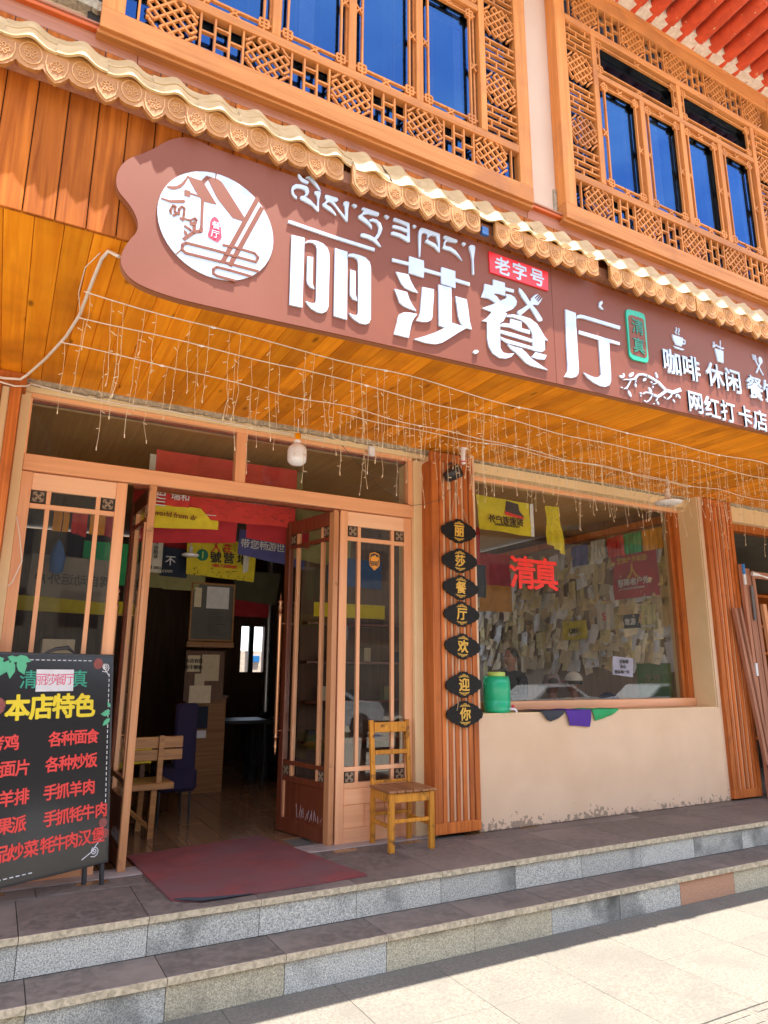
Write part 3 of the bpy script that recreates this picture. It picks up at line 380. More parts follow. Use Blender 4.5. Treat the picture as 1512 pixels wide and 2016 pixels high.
# slat screens (pilasters)
def screen(x0, x1, z0, z1, y, label, nsl=5):
    t = thing('slat_screen', label, 'wooden screen', group='upright slat screens between the shop bays')
    part('backing', plas, t, MB().box(x0 + .03, x1 - .03, y + .022, y + .4, z0 + .02, z1 - .02))
    part('frame_rail', slat, t, MB().box(x0, x1, y, y + .05, z0, z0 + .085, c=.003)); part('frame_rail', slat, t, MB().box(x0, x1, y, y + .05, z1 - .08, z1, c=.003))
    part('frame_stile', slat, t, MB().box(x0, x0 + .07, y - .001, y + .3, z0 + .085, z1 - .08, c=.003)); part('frame_stile', slat, t, MB().box(x1 - .05, x1, y - .001, y + .05, z0 + .085, z1 - .08, c=.003))
    a, b = x0 + .07, x1 - .05; p = (b - a) / nsl; me = B(-.0195, .0195, 0, .024, z0 + .083, z1 - .078).mesh('slat', slat)
    for k in range(nsl): link('slat', me, t, (a + p * (k + .52), y + .004, 0))
    return t
screen(3.235, 3.69, .03, 3.255, 5.055, 'slatted orange pilaster carrying the chain of black plaques')
screen(6.955, 7.43, .02, 3.28, 5.055, 'slatted orange pilaster right of the display window')
t = thing('board_cladding', 'orange boards and pale strip at the far left door post', 'cladding')
part('board', slat, t, MB().box(-.125, -.057, 5.10, 5.4, 0, 3.2, c=.004)); part('pale_strip', plasd, t, MB().box(-.175, -.127, 5.13, 5.4, 0, 3.2, c=.003))
part('board', slat, t, MB().box(-.4, -.178, 5.10, 5.4, 0, 3.2, c=.004)); part('top_board', slat, t, MB().box(-1.2, -.03, 5.08, 5.4, 3.2, 3.295, c=.004))
part('board', slat, t, MB().box(-1.3, -.41, 5.1, 5.4, 0, 3.2, c=.004))
# ---------------------------------------------------------------- door frame and doors
fr = thing('shop_door_frame', 'copper pink wooden frame with glazed transom over the doors', 'door frame')
part('header_beam', dwx, fr, MB().box(.008, 3.152, 5.235, 5.33, 2.66, 2.775, c=.004))
part('top_rail', dwx, fr, MB().box(.008, 3.152, 5.245, 5.33, 3.19, 3.224, c=.003))
part('bottom_lip', leafz, fr, MB().box(.75, 2.44, 5.26, 5.33, 2.635, 2.661, c=.003))
part('mullion', dwz, fr, MB().box(1.505, 1.59, 5.25, 5.33, 2.775, 3.19, c=.003))
part('stile', dwz, fr, MB().box(3.108, 3.152, 5.25, 5.33, 2.775, 3.19, c=.003)); part('stile', dwz, fr, MB().box(.0, .02, 5.25, 5.33, 2.775, 3.19, c=.003))
part('glazing_bead', leafz, fr, MB().box(.02, 1.505, 5.285, 5.325, 3.175, 3.19).box(1.59, 3.108, 5.285, 5.325, 3.175, 3.19).box(.02, 1.505, 5.285, 5.325, 2.775, 2.79).box(1.59, 3.108, 5.285, 5.325, 2.775, 2.79))
part('pane', G_door, fr, MB().box(.02, 1.505, 5.30, 5.306, 2.78, 3.185)); part('pane', G_door, fr, MB().box(1.59, 3.108, 5.30, 5.306, 2.78, 3.185))
def rosette():
    m = MB(); q = .036
    for s1 in (-1, 1):
        for s2 in (-1, 1):
            m.prism([(s1 * .034, s2 * .006), (s1 * .034, s2 * .030), (s1 * .022, s2 * .022)], -.004, .002); m.prism([(s1 * .006, s2 * .034), (s1 * .030, s2 * .034), (s1 * .022, s2 * .022)], -.0045, .002)
            m.prism([(s1 * .004, s2 * .004), (s1 * .022, s2 * .010), (s1 * .020, s2 * .020), (s1 * .010, s2 * .022)], -.006, .002)
    m.prism([(.007 * math.cos(k * .785), .007 * math.sin(k * .785)) for k in range(8)], -.009, .002)
    for k in range(8): a = k * .785 + .39; m.prism([(.013 * math.cos(a) + .0035 * math.cos(j * 1.57), .013 * math.sin(a) + .0035 * math.sin(j * 1.57)) for j in range(4)], -.007, .002)
    return m.mesh('rosette_relief', ros_l)
rosm = rosette(); rosb = MB().box(-.040, .040, 0, .012, -.042, .042).mesh('rosette', ros_d)
def door_panel(t, W_, zm, sm, rm_, em, H=2.655, st=.07, handle=False, both=False, side='L'):
    """glazed panel in local x (0..W_), thickness y 0..0.05"""
    T = .05; fb = (0, T) if both else (0,)
    part('stile', em, t, MB().box(0, st if side == 'L' else .075, 0, T, 0, H, c=.003)); part('stile', sm, t, MB().box(W_ - .075, W_, 0, T, 0, H, c=.003))
    a, b = st, W_ - .075
    part('head_board', dhd if not both else rm_, t, MB().box(a, b, .006, T - .006, H - .125, H - .002, c=.003))
    part('mid_rail', rm_, t, MB().box(a, b, .004, T - .004, .40, .445, c=.003)); part('bottom_rail', rm_, t, MB().box(a, b, .004, T - .004, 0.0, .11, c=.003))
    part('pane', G_door, t, MB().box(a, b, .022, .027, .445, H - .125))
    mw = .03; xs = (a + .10, b - .10 - mw)
    for x in xs:
        for z0, z1 in ((.445, .53), (.565, H - .255), (H - .22, H - .125)): part('glazing_bar', sm if not both else dwz, t, MB().box(x, x + mw, .008, T - .008, z0, z1, c=.002))
    for z0 in (.53, H - .255): part('glazing_rail', dwx if not both else rm_, t, MB().box(a, b, .009, T - .009, z0, z0 + .035, c=.002))
    for cx in ((a + xs[0]) / 2, (b + xs[1] + mw) / 2):
        for cz in (.4875, H - .172):
            bb = link('rosette', rosb, t, (cx, .008, cz)); link('rosette_relief', rosm, bb, (0, 0, 0))
            if both: b2 = link('rosette', rosb, t, (cx, T - .008, cz), (0, 0, math.pi)); link('rosette_relief', rosm, b2, (0, 0, 0))
    if both:
        part('kick_panel', rm_, t, MB().box(a, b, .018, T - .018, .11, .40)); part('panel_bead', dwz, t, MB().box(b - .028, b, .008, T - .008, .11, .40, c=.003))
        part('scratches', paper_w, t, (lambda m: [m.tube([(a + .06 + .03 * k, T - .0175, .13 + R.uniform(0, .02)), (a + .05 + .03 * k + R.uniform(-.02, .03), T - .0172, .17 + R.uniform(0, .07))], .0012, 4) for k in range(12)] and m)(MB()))
    else:
        q = (b - a) / 2
        for z0, z1, n_ in ((.28, .40, 1), (.11, .28, 3)):
            for k in range(n_): part('kick_board', rm_, t, MB().box(a + (b - a) * k / n_ + .001, a + (b - a) * (k + 1) / n_ - .001, .003 + .003 * (k % 2), T - .01, z0 + .001, z1 - .001, c=.004))
    if handle:
        hx = W_ - .04
        for sy in (-1, 1):
            y = -.055 if sy < 0 else T + .055
            h = part('pull_handle', copper, t, MB().lathe([(0.001, -.02), (.006, 0), (.010, .02), (.006, .03), (.018, .055), (.012, .065), (.013, .12), (.025, .13), (.013, .14), (.019, .16), (.019, 1.16), (.025, 1.18), (.013, 1.19), (.022, 1.24), (.010, 1.27), (.026, 1.29), (.008, 1.31), (.004, 1.34), (.001, 1.37)], (hx, y, .62), 12))
            for z in (.80, 1.72): part('bracket', copper, h, MB().tube([(hx, y, z), (hx, 0 if sy < 0 else T, z)], .007, 8))
s1 = thing('side_panel', 'fixed glazed side panel of the doorway, left, behind the menu board', 'door panel', (.008, 5.262, 0)); door_panel(s1, .70, 0, dwz, dwx, dwz)
s2 = thing('side_panel', 'fixed glazed side panel with orange mountain sticker behind the wooden chair', 'door panel', (2.445, 5.262, 0)); door_panel(s2, .705, 0, dwz, dwx, dwz)
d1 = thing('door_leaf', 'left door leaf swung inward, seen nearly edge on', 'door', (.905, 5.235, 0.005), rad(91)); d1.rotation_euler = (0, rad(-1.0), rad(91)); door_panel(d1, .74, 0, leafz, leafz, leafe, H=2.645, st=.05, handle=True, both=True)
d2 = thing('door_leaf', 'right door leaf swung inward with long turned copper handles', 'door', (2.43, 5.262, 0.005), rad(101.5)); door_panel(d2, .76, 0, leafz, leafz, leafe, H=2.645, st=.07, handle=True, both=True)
# mountain sticker on the right panel: orange shield
st = thing('sticker', 'orange and black shield sticker with mountain picture on door glass', 'sticker', (2.783, 5.278, 2.245))
sh = [(-.045, .06), (-.03, .066), (0, .078), (.03, .066), (.045, .06), (.05, .0), (.045, -.045), (0, -.085), (-.045, -.045), (-.05, 0)]
part('shield', flat('sticker_orange', (.75, .30, .03)), st, MB().prism(sh, 0, .002)); part('shield_face', black, st, MB().prism([(x * .86, z * .86) for x, z in sh], -.001, 0))
so_ = MATS['sticker_orange']
part('mountain', so_, st, MB().prism([(-.04, .02), (-.018, .045), (-.008, .035), (.004, .055), (.02, .03), (.03, .038), (.042, .018), (.03, -.005), (-.035, -.005)], -.0022, 0)); part('ribbon', so_, st, MB().prism([(-.05, -.012), (.05, -.012), (.05, -.038), (-.05, -.038)], -.0024, 0))
text('同城旅行', .024, black, st, 0, -.0028, -.025, .02, .0004); part('peak', so_, st, MB().prism([(-.028, -.048), (0, -.042), (.028, -.048), (0, -.070)], -.0022, 0))
# ---------------------------------------------------------------- display window
dw = thing('display_window', 'large display window in orange wooden frame with red lettering', 'window')
x0, x1, z0, z1, yf = 3.73, 6.872, .957, 3.235, 5.36
part('frame_rail', dwx, dw, MB().box(x0, x1, yf, yf + .09, z1 - .085, z1, c=.004)); part('frame_rail', dwx, dw, MB().box(x0, x1, yf - .02, yf + .09, z0, z0 + .085, c=.004))
part('frame_stile', slat, dw, MB().box(x0, x0 + .08, yf, yf + .09, z0 + .085, z1 - .085, c=.004)); part('frame_stile', slat, dw, MB().box(x1 - .08, x1, yf, yf + .09, z0 + .085, z1 - .085, c=.004))
part('inner_bead', slat, dw, MB().box(x1 - .13, x1 - .08, yf + .04, yf + .09, z0 + .085, z1 - .085, c=.003))
part('pane', G_door, dw, MB().box(x0 + .08, x1 - .08, yf + .035, yf + .041, z0 + .085, z1 - .085))
redw = bpy.data.materials.new('red_window_vinyl'); redw.use_nodes = True; redw.node_tree.nodes['Principled BSDF'].inputs['Base Color'].default_value = (.85, .03, .02, 1)
for ch, cx in (('清', 4.515), ('真', 4.815)): text(ch, .345, redw, dw, cx, yf + .030, 2.283, .022, .0015)
# ---------------------------------------------------------------- soffit and fascia
sf = thing('soffit', 'orange pine plank ceiling of the arcade above the doors', 'plank ceiling')
sp = B(-.0615, .0615, 3.17, 5.26, 0, .02, c=.0035).mesh('soffit_plank', soff)
for i in range(-12, 72): link('soffit_plank', sp, sf, (.115 + .125 * i, 0, 3.30 + R.uniform(-.0008, .0008)))
part('backing', dark, sf, MB().box(-1.6, 9.2, 3.2, 5.6, 3.322, 3.34))
fs = thing('fascia', 'upright reddish pine boards behind the sign under the tiled eave', 'cladding')
fp = B(-.0635, .0635, 0, .02, 3.288, 4.28, c=.003).mesh('fascia_plank', fasw)
for i in range(-10, 68): link('fascia_plank', fp, fs, (-.19 + .1315 * i, 3.142 + R.uniform(-.0008, .0008), 0))
part('backing', dark, fs, MB().box(-1.6, 9.2, 3.164, 3.3, 3.345, 4.3))
# ---------------------------------------------------------------- sign
sg = thing('shop_sign', 'brown shaped shop sign board with white Tibetan and Chinese lettering', 'sign')
ol = [tuple(p) for p in SG['outline'][0]]
def sm_curve(p, it=1):
    for _ in range(it):
        q = [p[0]]
        for a, b in zip(p, p[1:]): q += [(a[0] * .75 + b[0] * .25, a[1] * .75 + b[1] * .25), (a[0] * .25 + b[0] * .75, a[1] * .25 + b[1] * .75)]
        p = q + [p[-1]]
    return p
ol = sm_curve(ol, 2)
TOPZ = 3.918
seg = [p for p in ol if p[0] <= 2.93]
bz = lambda x: 3.064 + (x - 1.679) * (3.152 - 3.064) / (5.107 - 1.679)
face1 = [(2.929, TOPZ), (.9, TOPZ - .004)] + seg + [(2.929, bz(2.929))]
part('sign_panel', signb, sg, MB().prism(face1, 3.09, 3.1)); part('sign_panel', signb, sg, MB().prism([(2.932, TOPZ), (2.932, bz(2.932)), (5.2, bz(5.2)), (5.2, TOPZ)], 3.09, 3.1)); part('sign_panel', signb, sg, MB().prism([(5.203, TOPZ), (5.203, bz(5.2)), (8.4, bz(7.5)), (8.4, TOPZ)], 3.09, 3.1))
part('sign_edge', signe, sg, MB().prism([(x if x > .9 else x + .0025, z) for x, z in face1], 3.1, 3.138)); part('sign_edge', signe, sg, MB().prism([(2.931, TOPZ - .002), (2.931, bz(2.932) + .002), (8.4, bz(7.5) + .002), (8.4, TOPZ - .002)], 3.1, 3.138))
def letter(key, name, m, front=3.080, back=3.09, parent=sg):
    g = MB()
    for k, p in enumerate(SG[key]): g.prism([tuple(q) for q in p], front - .0003 * k, back)
    return part(name, m, parent, g)
for k in ('li', 'sha', 'can', 'cutlery', 'ting'): letter(k, 'character', lett)
g = None
for i, p in enumerate(SG['tib']): part('tibetan_letter', lett, sg, MB().prism([tuple(q) for q in p], 3.080 - .0002 * i, 3.09))
a = MB().prism([(.7268 + .2914 * math.cos(t * math.pi / 24), 3.4712 + .2914 * math.sin(t * math.pi / 24)) for t in range(48)], 3.083, 3.09); em = part('emblem_disc', lett, sg, a)
g = MB(); brn = signb
for k, p in enumerate(SG['embpoly']): g.prism([tuple(q) for q in p], 3.0818 - .0002 * k, 3.083)
part('house_motif', brn, em, g); g = MB()
for k, s_i in enumerate(SG['embstroke']): g.ribbon([tuple(q) for q in s_i[1:]], s_i[0] / 6 * .0038, 3.0812 - .0003 * (k % 5), 3.083)
part('line_motif', brn, em, g); part('red_seal', crim, em, MB().prism([tuple(q) for q in SG['redseal'][0]], 3.0800, 3.083))
text('餐', .045, lett, em, .718, 3.0792, 3.466, .01, .0004); text('厅', .045, lett, em, .716, 3.0792, 3.416, .01, .0004)
tg = part('red_tag', redp, sg, MB().prism([tuple(q) for q in SG['tag'][0]], 3.08, 3.09))
for ch, x, z in (('老', 2.517, 3.795), ('字', 2.656, 3.798), ('号', 2.80, 3.799)): text(ch, .125, lett, tg, x, 3.0785, z, .022, .001)
s_ = part('green_seal', greenp, sg, MB().prism([tuple(q) for q in SG['seal'][0]], 3.078, 3.09)); part('seal_field', signb, s_, MB().prism([tuple(q) for q in SG['seal'][1]], 3.0765, 3.078))
text('清', .125, greend, s_, 3.703, 3.0745, 3.683, .012, .0015); text('真', .125, greend, s_, 3.70, 3.0745, 3.536, .012, .0015)
for ch, x in (('咖', 4.04), ('啡', 4.249), ('休', 4.515), ('闲', 4.724), ('餐', 4.992), ('饮', 5.20)): text(ch, .205, lett, sg, x, 3.084, 3.493, .016, .006, name='character')
for ch, x in (('网', 4.255), ('红', 4.44), ('打', 4.622), ('卡', 4.826), ('店', 5.007)): text(ch, .178, lett, sg, x, 3.084, 3.224, .012, .006, name='character')
g = MB()
for k, s_i in enumerate(SG['branch']): g.ribbon([tuple(q) for q in s_i[1:]], s_i[0] / 6 * .0046, 3.079 - .0006 * (k % 4), 3.09, .75)
bm_ = part('branch_motif', lett, sg, g)
for p in SG['leaves']: part('leaf_motif', lett, bm_, MB().prism([tuple(q) for q in p], 3.0802, 3.09))
# cup, bucket and cutlery icons
g = MB(); X, Z_ = 4.134, 3.69
g.prism([(X - .06, Z_ + .03), (X + .055, Z_ + .03), (X + .05, Z_ - .01), (X + .03, Z_ - .045), (X - .03, Z_ - .045), (X - .052, Z_ - .01)], 3.08, 3.09); g.prism([(X - .06, Z_ - .06), (X + .06, Z_ - .06), (X + .04, Z_ - .074), (X - .04, Z_ - .074)], 3.0805, 3.09)
g.ribbon([(X + .05, Z_ + .02), (X + .078, Z_ + .012), (X + .072, Z_ - .014), (X + .042, Z_ - .018)], .009, 3.081, 3.09); g.ribbon([(X - .01, Z_ + .045), (X - .018, Z_ + .065), (X - .004, Z_ + .08), (X - .008, Z_ + .1)], .008, 3.081, 3.09); g.ribbon([(X + .018, Z_ + .045), (X + .01, Z_ + .065), (X + .024, Z_ + .08), (X + .02, Z_ + .1)], .008, 3.081, 3.09)
part('cup_icon', lett, sg, g); g = MB(); X, Z_ = 4.60, 3.68
g.prism([(X - .05, Z_ + .045), (X + .05, Z_ + .045), (X + .035, Z_ - .06), (X - .03, Z_ - .06)], 3.08, 3.09); g.ribbon([(X - .07, Z_ + .05), (X - .03, Z_ + .075), (X + .03, Z_ + .062), (X + .06, Z_ + .07)], .012, 3.0805, 3.09); g.ribbon([(X + .02, Z_ + .05), (X + .03, Z_ + .13)], .007, 3.081, 3.09); g.ribbon([(X - .06, Z_ + .05), (X - .05, Z_ + .1)], .012, 3.081, 3.09)
part('bucket_icon', lett, sg, g); g = MB(); X, Z_ = 5.085, 3.70
g.ribbon([(X - .045, Z_ - .07), (X + .03, Z_ + .035)], .014, 3.081, 3.09); g.ribbon([(X + .045, Z_ - .07), (X - .035, Z_ + .04)], .012, 3.0815, 3.09); g.prism([(X + .03 + .026 * math.cos(k * .6), Z_ + .055 + .032 * math.sin(k * .6)) for k in range(10)], 3.0805, 3.09)
for k in (-1, 0, 1): g.ribbon([(X - .04 + .014 * k, Z_ + .04), (X - .05 + .016 * k, Z_ + .085)], .007, 3.080 - .0005 * k, 3.09)
part('cutlery_icon', lett, sg, g)
# ---------------------------------------------------------------- tiled eave with carved drip boards
aw = thing('tiled_eave', 'narrow cream resin tile eave with carved scalloped drip boards', 'eave')
P_ = .2175
def lobe(c, zt, pointed, w=.109):
    if pointed: return [(c - w / 2, 4.006), (c - w * .40, 3.990), (c - w * .22, 3.968), (c, 3.950), (c + w * .22, 3.968), (c + w * .40, 3.990), (c + w / 2, 4.006)]
    return [(c - w / 2, 4.006), (c - w * .38, 3.992), (c - w * .15, 3.983), (c + w * .15, 3.983), (c + w * .38, 3.992), (c + w / 2, 4.006)]
def drip_board(L, yf):
    n = int(L / P_ + .5); bot = []
    for k in range(n):
        bot += [p for p in lobe(P_ * (k + .25), 0, True)][:-1] + [p for p in lobe(P_ * (k + .75), 0, False)][:-1]
    bot.append((P_ * n, 4.006)); top = [(P_ * n * (1 - i / 40), 4.125 + .020 * math.cos(2 * math.pi * (P_ * n * (1 - i / 40) / P_ - .75))) for i in range(41)]
    m = MB().prism(bot + top, 0, .022); c = MB()
    for k in range(2 * n):
        cx = P_ * (k / 2 + .25); po = k % 2 == 0; pts = []
        zc = 4.04 if po else 4.062
        if po: pts = [(-.044, 4.085), (-.046, 4.04), (-.034, 4.0), (0, 3.966), (.034, 4.0), (.046, 4.04), (.044, 4.085)]
        else: pts = [(.046 * math.cos(q), 4.062 + .056 * math.sin(q)) for q in [x * math.pi / 8 for x in range(17)]]
        c.ribbon([(cx + a, b) for a, b in pts], .0055, -.003, 0)
        for a in range(7):
            an = rad(-150 + a * 50); r0, r1 = .008, .030; o = .5
            c.ribbon([(cx + r0 * math.cos(an), zc + r0 * math.sin(an)), (cx + .6 * r1 * math.cos(an + .25 * o), zc + .6 * r1 * math.sin(an + .25 * o)), (cx + r1 * math.cos(an + o), zc + r1 * math.sin(an + o)), (cx + r1 * .8 * math.cos(an + 2 * o), zc + r1 * .8 * math.sin(an + 2 * o))], .0042, -.0028, 0, .6)
    return m, c, P_ * n
dm, dc, DL = drip_board(.87, 0); dme = dm.mesh('drip_board', drip); dce = dc.mesh('carving', driph)
dm3, dc3, DL3 = drip_board(.87, 0)
starts = [(-1.21, 3.046), (-.34, 3.046), (.532, 3.042), (1.43, 3.006), (2.405, 3.005), (3.395, 3.003), (4.27, 3.002), (5.145, 3.0), (6.02, 3.0), (6.89, 3.0)]
for i, (x, y) in enumerate(starts):
    b = link('drip_board', dme, aw, (x, y, -.038 if i < 3 else -.072), (0, rad((0, .1, -.15, 0, .15)[i % 5]) , 0), scale=(1, 1, 1)); link('carving', dce, b)
    if i in (3, 4): pass
def tile(y0, z0, y1, z1, nu=12, amp=.015, th=.010, wv=True):
    m = MB(); w = P_
    def f(u, v, o=0.0):
        x = (u - .5) * (w + .004); e = amp * (math.cos(2 * math.pi * (u - .5)) + .28 * math.cos(4 * math.pi * (u - .5)) ) + .003 * math.sin(7 * v + 3 * u); y = y0 + (y1 - y0) * v - e * .75; z = z0 + (z1 - z0) * v + e * .55 + o
        return (x, y, z)
    m.grid(lambda u, v: f(u, v), nu, 3, True)
    # front lip thickness
    vs = [f(i / nu, 0) for i in range(nu + 1)]; vb = [(x, y + .012, z - .004) for x, y, z in vs]
    m.add(vs + vb, [(i, i + nu + 1, i + nu + 2, i + 1) for i in range(nu)])
    m.grid(lambda u, v: (lambda q: (q[0], q[1] + .012, q[2] - .004))(f(1 - u, v)), nu, 1, True)
    return m.mesh('roof_tile', tilec)
tA = tile(3.024, 4.072, 3.068, 4.160); tB = tile(3.062, 4.150, 3.128, 4.248); tB2 = tile(3.066, 4.152, 3.155, 4.29)
for k in range(-8, 42):
    x = -.34 + P_ * (k + .75) + (0.02 if k > 8 else 0); dy = 0 if k < 8 else -.028; dz = 0 if k < 8 else -.040
    link('roof_tile', tA, aw, (x, dy + R.uniform(-.003, .003), dz + R.uniform(-.003, .003))); link('roof_tile', tB if k < 8 else tB2, aw, (x, dy * .6, dz * .8 + R.uniform(-.003, .003)))
part('ridge_filler', rough_c, aw, MB().box(-1.6, 9.2, 3.145, 3.3, 4.1, 4.24))
part('fixing_batten', oldw, aw, MB().box(-1.6, 9.2, 3.075, 3.142, 3.98, 4.05))
# blue block seen in the gap between two drip boards
tag(MB().box(2.325, 2.375, 3.02, 3.045, 3.93, 3.985, c=.003).build('junction_box', flat('blue_plastic', (.02, .10, .30), .3)), 'small blue box showing in the gap of the carved eave', 'junction box')
# ---------------------------------------------------------------- belt beam, upper wall
bl = thing('belt_beam', 'dusty brown timber beam running above the tiled eave', 'beam')
x = -1.6
for L in (1.9, 2.62, 2.1, 2.5, 2.2):
    part('beam_board', belt, bl, MB().box(x, x + L - .003, 3.275, 3.33, 4.16, 4.492, c=.003)); x += L
part('orange_lip', orng, bl, MB().box(-1.6, 9.7, 3.245, 3.36, 4.49, 4.512, c=.004)); part('lip_cap', belt, bl, MB().box(-1.6, 9.7, 3.235, 3.36, 4.512, 4.524, c=.002))
uw = thing('upper_wall', 'cream plaster wall between the upper lattice windows', 'wall')
part('plaster_panel', cream, uw, MB().box(-1.6, 9.7, 3.3, 3.6, 4.3, 6.78))
part('chipped_ledge', rough_c, uw, crack(-1.6, .1, 3.235, 4.60, 4.66, 5)); part('broken_board', oldw, uw, MB().box(-1.6, .02, 3.2, 3.3, 4.66, 4.685, c=.004))
part('dark_gap', dark, uw, MB().box(.04, .10, 3.27, 3.3, 4.53, 6.7)); part('dark_gap', rough_c, uw, MB().box(3.19, 3.215, 3.285, 3.3, 4.53, 4.75))
tag(MB().tube([(-.02, 3.2, 4.70), (-.03, 3.17, 4.62), (-.06, 3.16, 4.55), (-.09, 3.16, 4.50)], .004, 6).build('loose_wire', wireb), 'loose pale wire dangling over the beam at top left', 'wire')
# ---------------------------------------------------------------- lattice windows
def bar(m, a, b, w, y0, y1):
    a, b = Vector(a), Vector(b); d = (b - a).normalized(); n = Vector((-d.y, d.x)) * w / 2
    m.prism([tuple(a + n), tuple(a - n), tuple(b - n), tuple(b + n)], y0, y1)
def knot_mesh():
    m = MB(); s = .0478; c45 = math.sqrt(.5); w = .0112; q = 0
    U = lambda u, v: ((u - v) * c45 * s, (u + v) * c45 * s)
    L = []
    for t in (-1.5, -.5, .5, 1.5): L += [((-2.35, t), (2.35, t)), ((t, -2.35), (t, 2.35))]
    for a in (-1, 1):
        for lo, hi in ((-1.5, -.5), (.5, 1.5)): L += [((a * 2.35, lo), (a * 2.35, hi)), ((lo, a * 2.35), (hi, a * 2.35))]
    for a, b in L: q += 1; bar(m, U(*a), U(*b), w, -.0003 * q, .017 - .0003 * q)
    # corner clouds
    for sx in (-1, 1):
        for sz in (-1, 1):
            pts = [(sx * .135, sz * .065), (sx * .118, sz * .066), (sx * .112, sz * .082), (sx * .098, sz * .088), (sx * .092, sz * .104), (sx * .078, sz * .110), (sx * .075, sz * .128)]
            for a, b in zip(pts, pts[1:]): q += 1; bar(m, a, b, .011, -.0004 * (q % 9), .016)
    return m.mesh('knot_fret', latt)
def fret_mesh(w=.24, h=.256):
    m = MB(); p = w / 3
    for i in range(4): m.box(-w / 2 + p * i - .006, -w / 2 + p * i + .006, 0, .023, -h / 2, h / 2)
    for i, zs in enumerate(((0,), (-.055, .055), (0,))):
        for z in zs: m.box(-w / 2 + p * i + .006, -w / 2 + p * (i + 1) - .006, .001, .022, z - .006, z + .006)
    return m.mesh('bar_fret', latt)
def brick_mesh(w=.27, h=.23):
    m = MB(); n = 4; p = h / n
    for i in range(n + 1): m.box(-w / 2, w / 2, 0, .023, -h / 2 + p * i - .006, -h / 2 + p * i + .006)
    for i in range(n):
        for x in ((-.03,), (-.09, .06), (-.015,), (-.08, .085))[i]: m.box(x - .006, x + .006, .001, .022, -h / 2 + p * i + .006, -h / 2 + p * (i + 1) - .006)
    return m.mesh('brick_fret', latt)
KN, FR_, BK = knot_mesh(), fret_mesh(), brick_mesh()
def sash_mesh(w, h, ins=.048):
    m = MB(); W2, H2 = w / 2, h / 2; b = .006; i = ins
    for s in (-1, 1):
        m.box(s * (W2 - i) - b, s * (W2 - i) + b, 0, .02, -H2, H2); m.box(-W2, W2, .0006, .0195, s * (H2 - i) - b, s * (H2 - i) + b)
        for r in (-1, 1):    # corner squares
            cx, cz = s * (W2 - i * .9), r * (H2 - i * .9); q = .026
            X, Z = s * (W2 - i) - s * q, r * (H2 - i) - r * q
            for (a, c, d, e) in ((X - b, X + b, min(Z, Z + r * 2 * q), max(Z, Z + r * 2 * q)), (X + s * 2 * q - b, X + s * 2 * q + b, min(Z, Z + r * 2 * q), max(Z, Z + r * 2 * q))): m.box(a, c, -.001, .019, d, e)
            for (a, c, d, e) in ((min(X, X + s * 2 * q), max(X, X + s * 2 * q), Z - b, Z + b), (min(X, X + s * 2 * q), max(X, X + s * 2 * q), Z + r * 2 * q - b, Z + r * 2 * q + b)): m.box(a, c, -.0014, .0186, d, e)
        bar(m, (s * W2, -.03), (s * (W2 - i), .03), .010, -.0005, .02); bar(m, (s * W2, .03), (s * (W2 - i), -.03), .010, -.001, .0195)
        bar(m, (-.03, s * H2), (.03, s * (H2 - i)), .010, -.0007, .02); bar(m, (.03, s * H2), (-.03, s * (H2 - i)), .010, -.0012, .0195)
    return m
sashM = sash_mesh(.44, .97).mesh('fret_border', latt); trM = sash_mesh(.955, .315, .04).mesh('fret_border', latt)
sashI = sash_mesh(.40, .9).mesh('lattice_reflection', latt); room_dk = flat('dark_room_blue', (.03, .05, .09), .8); woodin = wood('inner_lattice_shadow', (.10, .055, .03), (.07, .035, .02), 'z')
